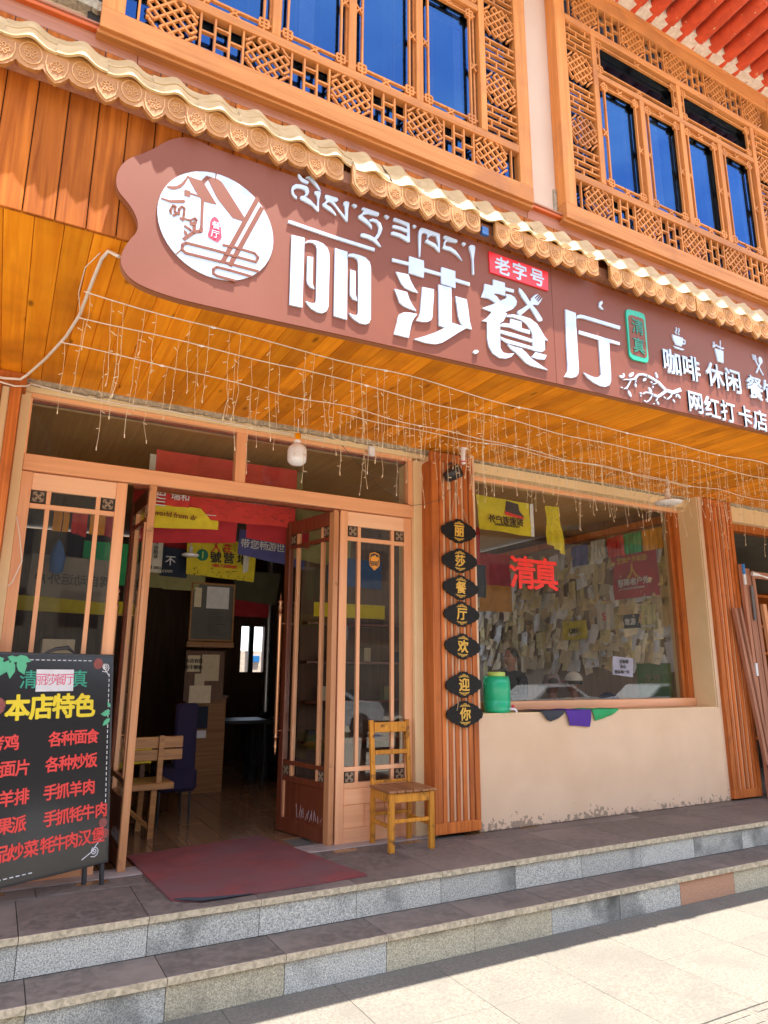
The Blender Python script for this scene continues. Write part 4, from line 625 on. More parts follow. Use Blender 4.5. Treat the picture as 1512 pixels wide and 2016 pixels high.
def bay(X, label):
    t = thing('lattice_window', label, 'window', (X, 3.2, 0))
    F = lambda *a, m=latt, n='frame_stile': part(n, m, t, MB().box(*a, c=.003))
    F(0, .11, 0, .1, 4.60, 6.72); F(2.71, 2.82, 0, .1, 4.60, 6.72)
    F(.0, 2.82, -.002, .1, 4.475, 4.60, m=lattx, n='sill_board'); F(.112, 2.708, .012, .1, 4.60, 4.612, m=lattx, n='sill_step'); F(-.01, 2.83, .02, .1, 4.455, 4.475, m=orng if 0 else lattx, n='base_strip')
    F(0, 2.82, -.003, .1, 6.72, 6.765, m=lattx, n='head_rail'); 
    F(.11, 2.71, .002, .06, 4.842, 4.902, m=lattx, n='rail'); F(.112, 2.708, .002, .06, 6.275, 6.335, m=lattx, n='rail'); F(.43, 2.39, .003, .06, 5.885, 5.935, m=lattx, n='rail')
    for x in (.38, 2.39): F(x, x + .05, .0, .062, 4.902, 6.275)
    for k in (1, 2, 3): F(.43 + .49 * k - .026, .43 + .49 * k + .026, .002, .06, 4.902, 5.885)
    F(1.385, 1.435, .004, .058, 5.935, 6.275)
    for k in range(4):
        cx = .43 + .49 * k + .245; s = part('sash', lattx, t, MB().box(-.222, .222, .03, .05, -.4885, -.475).box(-.222, .222, .03, .05, .475, .4885).box(-.222, -.208, .031, .05, -.475, .475).box(.208, .222, .031, .05, -.475, .475), (cx, 0, 5.3935)); s.name = 'sash'
        link('fret_border', sashM, s, (0, .012, 0)); part('pane', G_up, s, MB().box(-.21, .21, .052, .058, -.48, .48))
        link('lattice_reflection', sashI, s, (.05 if k % 2 else -.06, .078, -.06)); part('inner_curtain', paper_w if k % 2 else room, s, MB().box(-.16 + .08 * k, -.04 + .06 * k, .086, .09, -.48, .48))  # lattice copy behind the pane stands in for the lattice's reflection
        if k in (1, 2) or X > 2: part('inner_bar', woodin, s, MB().box(.05, .075, .075, .085, -.48, .48))
    for cx in (.91, 1.91): l = link('fret_border', trM, t, (cx, .012, 6.105)); 
    for k in range(5):
        for z in (4.727, 6.465): link('knot_fret', KN, t, (.35 + .53 * k if k else .345, .012, z))
        for z in (4.727, 6.465):
            if k < 4: link('bar_fret', FR_, t, (.615 + .53 * k, .012, z))
    F(.17, .182, .012, .034, 4.612, 4.842, n='bar'); F(2.64, 2.652, .012, .034, 4.612, 4.842, n='bar'); F(.17, .182, .012, .034, 6.335, 6.6, n='bar')
    F(.11, 2.71, .0, .06, 6.595, 6.72, m=lattx, n='top_board')
    for x in (.245, 2.575):
        for z, kk in ((5.02, 'b'), (5.30, 'k'), (5.585, 'b'), (5.88, 'k'), (6.16, 'b')): link('brick_fret' if kk == 'b' else 'knot_fret', BK if kk == 'b' else KN, t, (x, .012, z))
    part('pane', G_up, t, MB().box(.11, 2.71, .064, .070, 4.60, 4.85)); part('pane', G_up, t, MB().box(.11, .38, .064, .070, 4.90, 6.28)); part('pane', G_up, t, MB().box(2.44, 2.71, .064, .070, 4.90, 6.28)); part('pane', G_up, t, MB().box(.43, 2.39, .062, .068, 5.93, 6.28))
    part('dark_backing', room_dk, t, MB().box(.11, 2.71, .092, .098, 4.6, 6.6))  # dark blue sheet stands in for the unlit room behind the panes
    return t
bay(.10, 'upper lattice window with endless knot fretwork, left above the sign'); bay(3.22, 'upper lattice window with endless knot fretwork below the red rafters')
# ---------------------------------------------------------------- main roof eave with red rafters
ev = thing('roof_eave', 'overhanging roof eave with thick red painted rafters and white plaster', 'roof')
part('cornice', white_p, ev, MB().box(-1.6, 9.7, 3.13, 3.35, 6.768, 6.80).box(-1.6, 9.7, 3.10, 3.35, 6.80, 6.99))
rfm = MB().tube([(0, 3.2, 0), (0, 2.62, .03)], .073, 12).mesh('rafter', raft)
for i in range(-8, 32): link('rafter', rfm, ev, (4.31 + .19 * i, 0, 6.835 + R.uniform(-.004, .004)))
part('roof_board', white_p, ev, MB().box(-1.6, 9.7, 2.55, 3.4, 6.90, 6.94)); part('tile_edge', tilec, ev, MB().box(-1.6, 9.7, 2.5, 2.62, 6.87, 7.02))
part('roof_slab', opp, ev, MB().box(-1.8, 10, 2.55, 12, 7.0, 7.1))
bw = thing('building_body', 'rear mass of the restaurant building', 'building') if False else None
st_ = struct('building_shell', opp, MB().box(-1.75, -1.6, 3.3, 11.3, 3.3, 7).box(9.7, 9.85, 3.3, 11.3, -.3, 7).box(-1.6, 9.7, 11.15, 11.3, 3.4, 7).box(-1.75, -1.6, 5.4, 11.3, -.3, 3.3))
# ================================================================= THINGS
def cloth(m, pts, nu=14, nv=8, amp=.012, seed=0, thick=.002, y=None, fold=5):
    """pts: 4 corners (x,y,z): TL, TR, BR, BL"""
    r = random.Random(seed); ph = [r.uniform(0, 6) for _ in range(3)]; TL, TR, BR, BL = [Vector(p) for p in pts]
    nrm = (TR - TL).cross(BL - TL).normalized()
    def f(u, v):
        p = (TL * (1 - u) + TR * u) * (1 - v) + (BL * (1 - u) + BR * u) * v
        return p + nrm * (amp * math.sin(fold * u * 3 + ph[0] + v) * (.3 + .7 * v) + amp * .5 * math.sin(9 * v + ph[1] + 4 * u))
    a = MB().grid(lambda u, v: f(u, v), nu, nv); b = MB().grid(lambda u, v: f(1 - u, v) - nrm * thick, nu, nv)
    m.add(a.v, a.f, True); m.add(b.v, b.f, True); return m
# carpet mat
pts = [(.972, 5.62), (2.03, 5.80), (2.286, 4.412), (2.2, 4.40), (1.9, 4.385), (1.6, 4.38), (1.30, 4.38), (1.19, 4.375), (1.042, 4.485)]
m = MB(); n = len(pts); m.add([(x, y, .014) for x, y in pts] + [(x, y, .002) for x, y in pts], [tuple(range(n))[::-1], tuple(range(n, 2 * n))] + [(i, (i + 1) % n, (i + 1) % n + n, i + n) for i in range(n)])
mt = m.build('doormat', matr); tag(mt, 'worn dark red carpet mat lying across the shop entrance', 'doormat')
part('curled_edge', rub, mt, MB().tube([(1.06, 4.476, .012), (1.12, 4.43, .016), (1.19, 4.378, .017), (1.30, 4.374, .014), (1.5, 4.372, .01)], [.004, .010, .012, .009, .003], 8))
# wooden chair
ch = thing('wooden_chair', 'yellow varnished wooden chair with slatted seat beside the open door', 'chair', (2.695, 4.835, 0), rad(-2))
for x, y, nm in ((0, 0, 'f'), (.345, 0, 'f')): part('leg', chw, ch, MB().box(x, x + .042, y, y + .042, 0, .415, c=.004))
def slant(m, x0, x1, pts, w):
    for (y, z), (y2, z2) in zip(pts, pts[1:]):
        m.add([(x0, y, z), (x1, y, z), (x1, y + w, z), (x0, y + w, z), (x0, y2, z2), (x1, y2, z2), (x1, y2 + w, z2), (x0, y2 + w, z2)], [(3, 2, 1, 0), (4, 5, 6, 7), (0, 1, 5, 4), (1, 2, 6, 5), (2, 3, 7, 6), (3, 0, 4, 7)])
    return m
for x in (.012, .338): part('leg', chw, ch, slant(MB(), x, x + .036, [(.345, 0), (.34, .44), (.385, .92)], .03))
part('apron', chw, ch, MB().box(.042, .345, .008, .03, .345, .41, c=.003)); part('apron', chw, ch, MB().box(.006, .03, .042, .345, .345, .41, c=.003)); part('apron', chw, ch, MB().box(.357, .381, .042, .345, .345, .41, c=.003))
part('stretcher', chw, ch, MB().box(.042, .345, .012, .032, .20, .228, c=.003)); part('stretcher', chw, ch, MB().box(.01, .03, .042, .345, .16, .188, c=.003)); part('stretcher', chw, ch, MB().box(.357, .377, .042, .345, .16, .188, c=.003)); part('stretcher', chw, ch, MB().box(.048, .338, .348, .365, .20, .228, c=.003))
for k in range(6): part('seat_slat', chs, ch, MB().box(-.012 + .0695 * k, .052 + .0695 * k, -.014, .348 if 0 < k < 5 else .338, .415, .435, c=.004))
part('back_rail', chw, ch, MB().box(.048, .338, .368, .388, .825, .905, c=.004)); part('back_rail', chw, ch, MB().box(.048, .338, .352, .372, .655, .69, c=.004)); part('back_rail', chw, ch, MB().box(.048, .338, .346, .366, .44, .462, c=.003))
# menu board
mb = thing('menu_board', 'black menu board with yellow and red Chinese lettering by the left door', 'menu board'); ux = Vector((math.cos(rad(27)), math.sin(rad(27)), 0)); P0 = Vector((.72, 5.02, .12)) - ux * .8
mb.location = P0; mb.rotation_euler = Euler((rad(-6), 0, rad(27)), 'XYZ')
part('frame', black, mb, MB().box(-.02, .852, .0, .03, 0, 1.30, c=.004)); part('print_panel', boardb, mb, MB().box(-.005, .832, -.004, 0, .012, 1.282, c=.001))
part('leg', black, mb, MB().box(.70, .725, .03, .055, -.10, .5, c=.003)); part('leg', black, mb, MB().box(.80, .825, -.0, .022, -.125, .001, c=.003)); part('leg', black, mb, MB().box(.02, .045, .03, .055, -.10, .5, c=.003))
part('clip', black, mb, MB().tube([(.36, .01, 1.30), (.42, -.01, 1.325), (.50, -.012, 1.335), (.56, .0, 1.302)], [.006, .012, .014, .006], 8))
yl, rl, gl_ = flat('yellow_letters', (.85, .66, .02), .5), flat('red_letters', (.80, .055, .045), .5), flat('teal_letters', (.03, .35, .23), .5)
pk = flat('pink_ink', (.70, .10, .20), .6)
T = lambda c, s, m_, x, z, b=.012, **k: text(c, s, m_, mb, x, -.0055, z, b, .001, **k)
for c, x in zip('本店特色', (.20, .347, .495, .64)): T(c, .155, yl, x, .972, .034)
T('清', .118, gl_, .256, 1.137, .006); T('真', .118, gl_, .598, 1.139, .006)
rows = [(.775, '各种面食', (.45, .534, .621, .704), '考鸡', (.09, .177)), (.628, '各种炒饭', (.438, .525, .614, .699), '烩面片', (.085, .167, .251)), (.468, '手抓羊肉', (.434, .513, .601, .691), '烤羊排', (.082, .169, .258)),
        (.32, '手抓牦牛肉', (.442, .52, .608, .691, .784), '苹果派', (.085, .168, .25)), (.175, '牦牛肉汉堡', (.431, .508, .587, .676, .768), '精品炒菜', (.08, .165, .243, .333))]
for z, a, xa, b, xb in rows:
    for c, x in zip(a, xa): T(c, .094, rl, x, z, .022)
    for c, x in zip(b, xb): T(c, .094, rl, x, z, .022)
cd_ = part('paper_label', paper_w, mb, MB().box(.304, .553, -.008, -.0055, 1.062, 1.196)); 
for c, x in zip('丽莎餐厅', (.335, .398, .46, .522)): text(c, .078, pk, cd_, x, -.0085, 1.135, -.002, .0006)
dsh = MB()
for k in range(12): dsh.box(.26 + .036 * k, .282 + .036 * k, -.0055, -.004, 1.252, 1.257)
for k in range(25): dsh.box(.812, .817, -.0055, -.004, 1.15 - .033 * k, 1.17 - .033 * k)
for k in range(10): dsh.box(.0 + .036 * k, .022 + .036 * k, -.0055, -.004, .042, .047)
for s_k in ([(.77, 1.215), (.80, 1.175), (.812, 1.16)], [(.66, .05), (.72, .08), (.80, .16)]): dsh.ribbon(s_k, .005, -.0055, -.004)
for cx, cz in ((.785, 1.215), (.745, .085)):
    for q in range(3): dsh.ribbon([(cx + (.012 + .012 * q) * (1 - t / 12) * math.cos(t * .7 + q * 2), cz + (.012 + .012 * q) * (1 - t / 12) * math.sin(t * .7 + q * 2)) for t in range(9)], .0045, -.0056 - .0002 * q, -.004)
part('white_print', paper_w, mb, dsh)
lf = MB(); r = random.Random(3)
def leafp(cx, cz, l, w, a, y): return [(cx + u * l * math.cos(a) - v * w * math.sin(a), cz + u * l * math.sin(a) + v * w * math.cos(a)) for u, v in ((0, 0), (.25, .42), (.6, .5), (1, 0), (.6, -.5), (.25, -.42))]
for k, (x, z, l, a) in enumerate([(.10, 1.26, .12, -160), (.13, 1.25, .11, -120), (.15, 1.25, .11, -95), (.18, 1.25, .10, -60), (.17, 1.27, .10, -15), (.12, 1.27, .08, -20), (.06, 1.27, .1, -140), (.21, 1.26, .08, -75), (.09, 1.25, .08, -100),
                               (.828, .93, .06, 200), (.828, .91, .07, 180), (.828, .88, .07, 220), (.828, .95, .04, 120)]): part('leaf_print', MATS.get('mint_leaf_print') or flat('mint_leaf_print', (.10, .48, .26), .5), mb, MB().prism(leafp(x, z, l, l * .45, rad(a), 0), -.006 - .0003 * k, -.004))
fd = MB(); fm = mat('spice_bowl_print', (.40, .10, .08), (.10, .02, .02), (180, 180, 180), rough=.5, obj=True)
for k, (cx, cz, rr) in enumerate(((.73, 1.235, .036), (.075, .985, .052), (.80, .24, .03), (.815, .175, .03))): part('bowl_print', fm, mb, MB().prism([(cx + rr * math.cos(t * .52), cz + rr * math.sin(t * .52)) for t in range(12)], -.0062, -.004))
# water jug
jg = thing('water_jug', 'green plastic water jug with yellow lid and tap on the window sill', 'water jug', (4.0, 5.20, .955))
part('body', jug_g, jg, MB().lathe([(.10, 0), (.118, .008), (.122, .03), (.122, .10), (.119, .105), (.122, .11), (.122, .26), (.116, .29), (.095, .312), (.075, .318), (.075, .325)], n=32))
part('lid', lid, jg, MB().lathe([(.080, .318), (.082, .322), (.082, .350), (.07, .356), (.001, .357)], n=24))
for s in (-1, 1): part('handle', jug_g, jg, MB().tube([(s * .10, 0, .30), (s * .135, 0, .315), (s * .142, 0, .28), (s * .124, 0, .245)], .007, 8))
tp = part('tap', paper_w, jg, MB().tube([(.06, -.10, .035), (.07, -.135, .035), (.09, -.15, .03), (.097, -.155, .005)], [.012, .012, .010, .008], 8)); part('tap_knob', crim, tp, MB().lathe([(.004, 0), (.014, .005), (.014, .02), (.004, .026)], (.072, -.135, .045), 10))
# pennants / cloths over the sill edge
def over(name, mcl, pl, label, seed, drop):
    """cloth lying on sill then over the front edge: pl (xl, xr) at sill, drop polygon"""
    xa, xb, xc, xd, zb = drop
    m = MB()
    def f(u, v):
        if v < .4: t = v / .4; return ((pl[0] + (pl[1] - pl[0]) * u) * (1 - t) + (xa + (xb - xa) * u) * t, 5.30 + (5.085 - 5.30) * t, .966 + .004 * math.sin(9 * u + seed))
        t = (v - .4) / .6; return ((xa + (xb - xa) * u) * (1 - t) + (xc + (xd - xc) * u) * t, 5.083 - .012 * math.sin(3.14 * t) - .006 * math.sin(8 * u + seed) * t, .966 - (.966 - zb(u)) * t)
    m.grid(f, 12, 10, True, .003); o = m.build(name, mcl); tag(o, label, 'cloth', 'cloths drying on the sill'); return o
over('drying_cloth', f_cho, (4.12, 4.55), 'black cloth hanging over the window sill, nearest the jug', 1, (4.40, 4.71, 4.47, 4.62, lambda u: .868 + .05 * abs(u - .35)))
over('drying_cloth', f_pur, (4.55, 4.95), 'purple cloth hanging over the window sill in the middle', 2, (4.70, 5.02, 4.74, 5.0, lambda u: .828 - .02 * u))
over('drying_cloth', f_grn, (4.9, 5.35), 'green cloth hanging over the window sill, right end', 4, (5.03, 5.40, 5.07, 5.28, lambda u: .86 + .045 * u))
# chain of plaques
po = [(0, .112), (.032, .107), (.055, .088), (.085, .084), (.108, .070), (.135, .062), (.152, .044), (.176, .034), (.188, 0)]
def shape(r): 
    q = po[:-1] + [po[-1]]; a = [(x + r.uniform(-.002, .002), z) for x, z in q]
    full = a + [(x, -z) for x, z in a[-2:0:-1]] + [(0, -.108)] + [(-x, -z) for x, z in a[1:-1]] + [(-a[-1][0], 0)] + [(-x, z) for x, z in a[-2:0:-1]]
    out = []
    for (x, z), (x2, z2) in zip(full, full[1:] + full[:1]):
        out.append((x, z)); out.append(((x + x2) / 2 + r.uniform(-.003, .003), (z + z2) / 2 + r.uniform(-.003, .003)))
    return out
zs = (2.536, 2.269, 2.03, 1.798, 1.522, 1.201, .959); words = ['丽', '莎', '餐', '厅', '欢', '迎', '你']
prevz = 3.02
for i, (z, c) in enumerate(zip(zs, words)):
    t = thing('plaque', (f'gold character {c} on black wavy plaque, ' + ('topmost of the chain', 'second from top of the chain', 'third from top of the chain', 'fourth and middle of the chain', 'fifth from top of the chain', 'sixth, just above the lowest', 'lowest of the chain')[i]), 'plaque', (3.508 + .004 * i, 5.033, z), 0, 'chain of black plaques')
    t.rotation_euler = (0, rad((1, 0, 3, 1, 4, -1, 0)[i]), 0); k_ = 1.0
    part('board', blackw, t, MB().prism([(x * k_, zz * k_) for x, zz in shape(random.Random(i + 5))], 0, .014))
    text(c, .112, gold, t, 0, -.001, .002, .022, .002)
    for s in (-1, 1):
        o = MB()
        for q, (a, b) in enumerate((((-.055, s * .062), (.055, s * .062)), ((-.03, s * .072), (.03, s * .072)), ((-.018, s * .082), (.018, s * .082)))): o.ribbon([a, (0, a[1] + s * .006), b], .004, -.0008 - .0003 * q, .001)
        for x in (-.035, -.012, .012, .035): o.ribbon([(x - .01, s * .066), (x, s * .078), (x + .01, s * .066)], .003, -.0018, .001)
        part('gold_ornament', gold, t, o)
    co_ = MB(); top = z + .07; hh = prevz
    if i == 0: co_.tube([(-.09, .0, .085), (-.055, .0, .28), (-.02, .01, .45)], .0035, 5).tube([(.10, .0, .08), (.04, .0, .22), (-.04, .01, .40)], .003, 5)
    else:
        gap = zs[i - 1] - z - .1
        for x in (-.075, .085): co_.tube([(x, .003, .085), (x * .98, .0, gap)], .003, 5)
    if i == 5: co_.tube([(-.078, -.002, -.09), (-.072, -.006, -.15), (-.085, -.004, -.21)], .004, 5)
    part('cord', flat('plaque_cord', (.42, .30, .20), .9) if i == 0 else MATS['plaque_cord'], t, co_)
# ---------------------------------------------------------------- icicle lights
def drop_mesh(L, seed):
    r = random.Random(seed); m = MB(); b = MB(); z = 0; x = y = 0; pts = [(0, 0, 0)]; 
    while z > -L:
        z -= r.uniform(.05, .07); x += r.uniform(-.006, .006) * (1 if -z < L * .6 else 2.2); y += r.uniform(-.006, .006); pts.append((x, y, z))
        if len(pts) % 2 == 0 and z > -L:
            a = r.uniform(0, 6.28); dx, dz = math.cos(a) * .022, r.uniform(-.016, .014); m.tube([(x, y, z), (x + dx * .9, y + math.sin(a) * .018, z + dz), (x + dx * 1.25, y + math.sin(a) * .024, z + dz * 1.3)], [.0016, .0032, .0028], 5)
    m.tube(pts, .0015, 4, cap=False); p = pts[-1]; m.tube([p, (p[0] + r.uniform(-.01, .01), p[1], p[2] - .022)], .0034, 5); return m.mesh('light_drop', wireb)
DR = [drop_mesh(l, i) for i, l in enumerate((.24, .32, .38, .42, .46, .50, .54, .60, .34, .40, .5, .28))]
for row, (y0, y1, xa, xb, zc, lab) in enumerate(((3.70, 3.86, .19, 8.4, 3.272, 'string of icicle lights under the soffit, nearest the sign'), (3.97, 4.14, .19, 8.4, 3.27, 'string of icicle lights under the soffit, middle row'), (4.37, 4.75, .12, 6.3, 3.268, 'string of icicle lights under the soffit, nearest the doors'), (4.62, 4.72, 2.1, 8.4, 3.262, 'short string of icicle lights above the display window'))):
    t = thing('icicle_lights', lab, 'string lights', group='icicle light strings'); n = 60; f = lambda u: (xa + (xb - xa) * u, y0 + (y1 - y0) * min(1, u * 2.2) if row < 2 else y0 + (y1 - y0) * u, zc - .018 * abs(math.sin(u * 13 + row)) - .008 * math.sin(u * 41 + row * 2))
    part('cable', wirew, t, MB().tube([f(i / n) for i in range(n + 1)], .0038, 6))
    r = random.Random(row + 20); x = xa + .03
    while x < xb:
        u = (x - xa) / (xb - xa); p = f(u); link('light_drop', r.choice(DR), t, (p[0], p[1], p[2]), (0, 0, r.uniform(0, 6.28))); x += r.choice((.05, .09, .12, .15, .19, .10)) * (1.25 if x < 2 else .92) * (1.15 if row == 3 else 1)
    for k in range(int((xb - xa) / 1.2)): q = f((k + .6) / 7 if row != 2 else (k + .6) / 6); part('connector', bulbm, t, MB().tube([(q[0] - .02, q[1], q[2]), (q[0], q[1], q[2] - .002), (q[0] + .02, q[1], q[2])], [.004, .009, .004], 8)) if q[0] < xb else None
g = MB(); r = random.Random(9); P1 = [(.36 + .5 * i, 3.23, 3.24 + (.022 if i % 2 else -.012) + r.uniform(-.012, .012)) for i in range(16)]
g.tube([p for a, b in zip(P1, P1[1:]) for p in (a, ((a[0] + b[0]) / 2, 3.26, (a[2] + b[2]) / 2 - .02))], .0022, 5)
o = g.build('wire', wireb); tag(o, 'thin pale wire sagging along the bottom edge of the sign', 'wire')
g = MB().tube([(.30, 3.22, 3.24), (.255, 3.27, 3.285), (.235, 3.35, 3.285), (.22, 3.55, 3.28), (.195, 3.99, 3.275), (.15, 4.3, 3.27), (.06, 4.7, 3.27), (-.03, 5.0, 3.26), (-.07, 5.05, 3.235), (-.16, 5.03, 3.215), (-.24, 5.02, 3.21)], .009, 8)
g.tube([(-.24, 5.02, 3.205), (-.20, 5.03, 3.185), (-.10, 5.04, 3.175), (-.02, 5.06, 3.20), (-.01, 5.1, 3.235), (.03, 5.15, 3.25), (.25, 5.19, 3.245), (.6, 5.19, 3.235), (.95, 5.2, 3.25), (1.35, 5.2, 3.235), (1.8, 5.2, 3.24), (2.25, 5.2, 3.23)], .006, 8)
g.tube([(.22, 3.3, 3.28), (.17, 3.45, 3.27), (.165, 3.72, 3.272), (.2, 4.0, 3.265)], .0025, 5).tube([(.01, 5.23, 2.32), (.04, 5.22, 2.2), (.075, 5.225, 2.02), (.03, 5.23, 1.87), (0.01, 5.23, 1.85)], .004, 6)
tag(g.build('power_cable', wirew), 'thick white cable from the sign corner looping along the door head', 'cable')
tag(MB().tube([(2.42, 5.205, 3.215), (2.6, 5.2, 3.05), (2.85, 5.2, 2.86), (3.1, 5.19, 2.755), (3.2, 5.05, 2.76), (3.3, 5.04, 2.80), (3.42, 5.0, 2.92)], .0022, 5).build('power_cable', black), 'thin black cable sagging from the door head to the black spotlight', 'cable')
tag(MB().box(2.675, 2.73, 5.18, 5.215, 3.16, 3.25, c=.005).build('cable_box', paper_w), 'small white cable box on the lintel right of the bulb', 'cable box')
# hanging bulb
bu = thing('bulb', 'big white LED bulb with orange collar hanging before the transom', 'light bulb', (1.928, 5.0, 0))
part('collar', orcap, bu, MB().lathe([(.027, 3.118), (.027, 3.17), (.02, 3.175), (.004, 3.178)], n=16)); part('base', bulbm, bu, MB().lathe([(.024, 3.09), (.028, 3.10), (.028, 3.118)], n=16))
part('globe', bulbm, bu, MB().lathe([(.001, 2.905), (.045, 2.91), (.072, 2.935), (.077, 2.96), (.077, 3.03), (.07, 3.055), (.05, 3.075), (.028, 3.092)], n=24)); part('flex', wirew, bu, MB().tube([(0, 0, 3.17), (.004, 0, 3.25), (0, 0, 3.30)], .004, 6))
lm = thing('pendant_lamp', 'flat white disc lamp hanging at right before the display window', 'lamp', (5.90, 4.70, 0))
part('shade', bulbm, lm, MB().lathe([(.001, 3.0), (.10, 3.002), (.135, 3.015), (.14, 3.024), (.12, 3.035), (.05, 3.05), (.03, 3.06), (.028, 3.12), (.024, 3.125)], n=28)); part('holder', paper_w, lm, MB().lathe([(.022, 3.11), (.022, 3.16), (.01, 3.17)], n=14))
part('flex', wirew, lm, MB().tube([(0, 0, 3.16), (.02, 0, 3.20), (.035, 0, 3.225), (.015, 0, 3.245), (-.01, 0, 3.225), (0, 0, 3.2), (.005, 0, 3.28), (0, 0, 3.30)], .006, 6))
sp_ = thing('spotlight', 'black round spotlight on white bracket at the top of the pilaster', 'spotlight', (3.44, 4.98, 3.06))
h = MB(); h.m = Matrix.Rotation(rad(35), 4, 'Z') @ Matrix.Rotation(rad(68), 4, 'X'); h.lathe([(.001, -.10), (.045, -.10), (.055, -.07), (.062, -.02), (.064, .05), (.058, .056), (.05, .046), (.001, .044)], n=20); part('housing', black, sp_, h)
part('yoke', black, sp_, MB().tube([(-.05, .05, .08), (-.01, .04, .10), (.02, .03, .06)], .008, 6)); part('bracket', bulbm, sp_, MB().tube([(.075, -.03, .08), (.07, -.03, .13), (.075, -.03, .225)], [.02, .022, .022], 10).tube([(.05, -.03, .225), (.11, -.03, .238)], .016, 8)); part('band', crim, sp_, MB().tube([(.072, -.03, .098), (.072, -.03, .108)], .0235, 10))
# ---------------------------------------------------------------- inside the doorway
def banner(name, label, mcl, pts, seed=0, amp=.012, cat='banner', fold=4, group='banners hung inside'):
    o = cloth(MB(), pts, amp=amp, seed=seed, fold=fold).build(name, mcl); tag(o, label, cat, group); return o
b1 = banner('banner', 'big bright red signed banner across the top of the doorway', f_red, [(1.26, 6.0, 3.18), (2.32, 6.0, 3.18), (2.31, 5.98, 2.61), (1.35, 5.98, 2.60)], 1)
text('四川人民欢迎您', .05, paper_w, b1, 1.80, 5.962, 2.815, .004); g = MB(); r = random.Random(4)
for k in range(46):
    x, z = r.uniform(1.45, 2.25), r.uniform(2.64, 2.80); g.tube([(x + dx, 5.964, z + dz) for dx, dz in ((0, 0), (r.uniform(.005, .02), r.uniform(-.015, .015)), (r.uniform(.02, .05), r.uniform(-.012, .012)))], .0013, 4)
part('signatures', ink, b1, g); part('stamp', paper_w, b1, MB().box(1.375, 1.41, 5.96, 5.964, 2.645, 2.685).box(1.42, 1.56, 5.96, 5.963, 2.640, 2.645))
b2 = banner('banner', 'red banner with white characters at the top left of the doorway', f_red, [(1.00, 5.9, 3.15), (1.37, 5.9, 3.15), (1.30, 5.9, 2.67), (1.01, 5.9, 2.67)], 2)
text('四川', .09, paper_w, b2, 1.06, 5.878, 2.74, .02, rot=rad(90)); text('瑞和', .08, paper_w, b2, 1.22, 5.878, 2.76, .01)
tag(MB().box(.95, 1.0, 5.89, 5.9, 2.68, 3.1).build('banner_strip', f_wht), 'white cloth strip at left edge of the red banner', 'banner')
b3 = banner('banner', 'yellow banner reading the world from dr below the red banner', f_yel, [(.9, 5.95, 2.70), (1.42, 5.95, 2.69), (1.585, 5.95, 2.52), (.9, 5.95, 2.47)], 3, .006)
text('the world from dr', .062, flat('brown_ink', (.25, .08, .02), .7), b3, 1.155, 5.932, 2.605, .012, rot=rad(2)); banner('banner', 'yellow tail of the world banner hanging lower right', f_yel, [(1.3, 5.97, 2.60), (1.585, 5.97, 2.60), (1.585, 5.97, 2.52), (1.3, 5.97, 2.515)], 3, .004)
banner('banner', 'deep red banner across the doorway under the yellow one', f_red2, [(.95, 6.05, 2.60), (1.78, 6.05, 2.66), (1.77, 6.05, 2.43), (.95, 6.05, 2.36)], 5, .008)
banner('banner', 'deep red banner at right below the big bright red banner', f_red2, [(1.88, 6.1, 2.70), (2.5, 6.1, 2.70), (2.5, 6.1, 2.45), (1.88, 6.1, 2.50)], 6, .008)
b4 = banner('banner', 'dark blue banner with white characters right of the doorway top', f_blu, [(2.03, 6.8, 2.72), (2.75, 6.8, 2.70), (2.75, 6.8, 2.36), (2.02, 6.8, 2.46)], 7, .01)
for c, x in zip('带您畅游世界', (2.085, 2.185, 2.285, 2.375, 2.465, 2.56)): text(c, .10, paper_w, b4, x, 6.775, 2.575 - (x - 2.085) * .03, .006)
b5 = banner('banner', 'yellow camp banner with green number one disc and black characters', f_yel, [(1.60, 7.2, 2.68), (2.35, 7.2, 2.66), (2.33, 7.2, 2.24), (1.61, 7.2, 2.28)], 8, .006)
part('number_disc', greend, b5, MB().prism([(1.76 + .062 * math.cos(k * .4), 2.485 + .062 * math.sin(k * .4)) for k in range(16)], 7.178, 7.182)); text('1', .10, lid, b5, 1.76, 7.174, 2.485, .02)
for c, x in zip('號营地', (1.90, 2.04, 2.19)): text(c, .125, ink, b5, x, 7.18, 2.475, .016)
for c, x in zip('人在', (1.90, 2.02)): text(c, .10, redp, b5, x, 7.18, 2.58, .012)
text('188-7308068', .05, redp, b5, 2.0, 7.18, 2.385, .01); g = MB()
for k in range(50): x, z = r.uniform(1.64, 2.3), r.choice((r.uniform(2.27, 2.36), r.uniform(2.52, 2.66))); g.tube([(x, 7.18, z), (x + r.uniform(-.02, .03), 7.18, z + r.uniform(-.03, .03)), (x + r.uniform(-.02, .03), 7.18, z + r.uniform(-.03, .03))], .0022, 4)
part('signatures', ink, b5, g); banner('banner', 'white sleeve strip hanging at right of the camp banner', f_wht, [(2.16, 7.0, 2.85), (2.22, 7.0, 2.85), (2.20, 7.0, 2.32), (2.14, 7.0, 2.30)], 9, .004)
b6 = banner('banner', 'pale travel banner with brush notes beside the left door leaf', f_wht, [(1.14, 7.2, 2.66), (1.36, 7.2, 2.63), (1.36, 7.2, 2.27), (1.15, 7.2, 2.27)], 10, .004)
text('Travel', .075, flat('teal_ink', (.02, .18, .25), .6), b6, 1.215, 7.185, 2.50, .012, rot=rad(90)); text('不负韶华', .045, ink, b6, 1.29, 7.185, 2.50, .004, rot=rad(90)); text('成都 2021', .04, ink, b6, 1.27, 7.185, 2.32, .004)
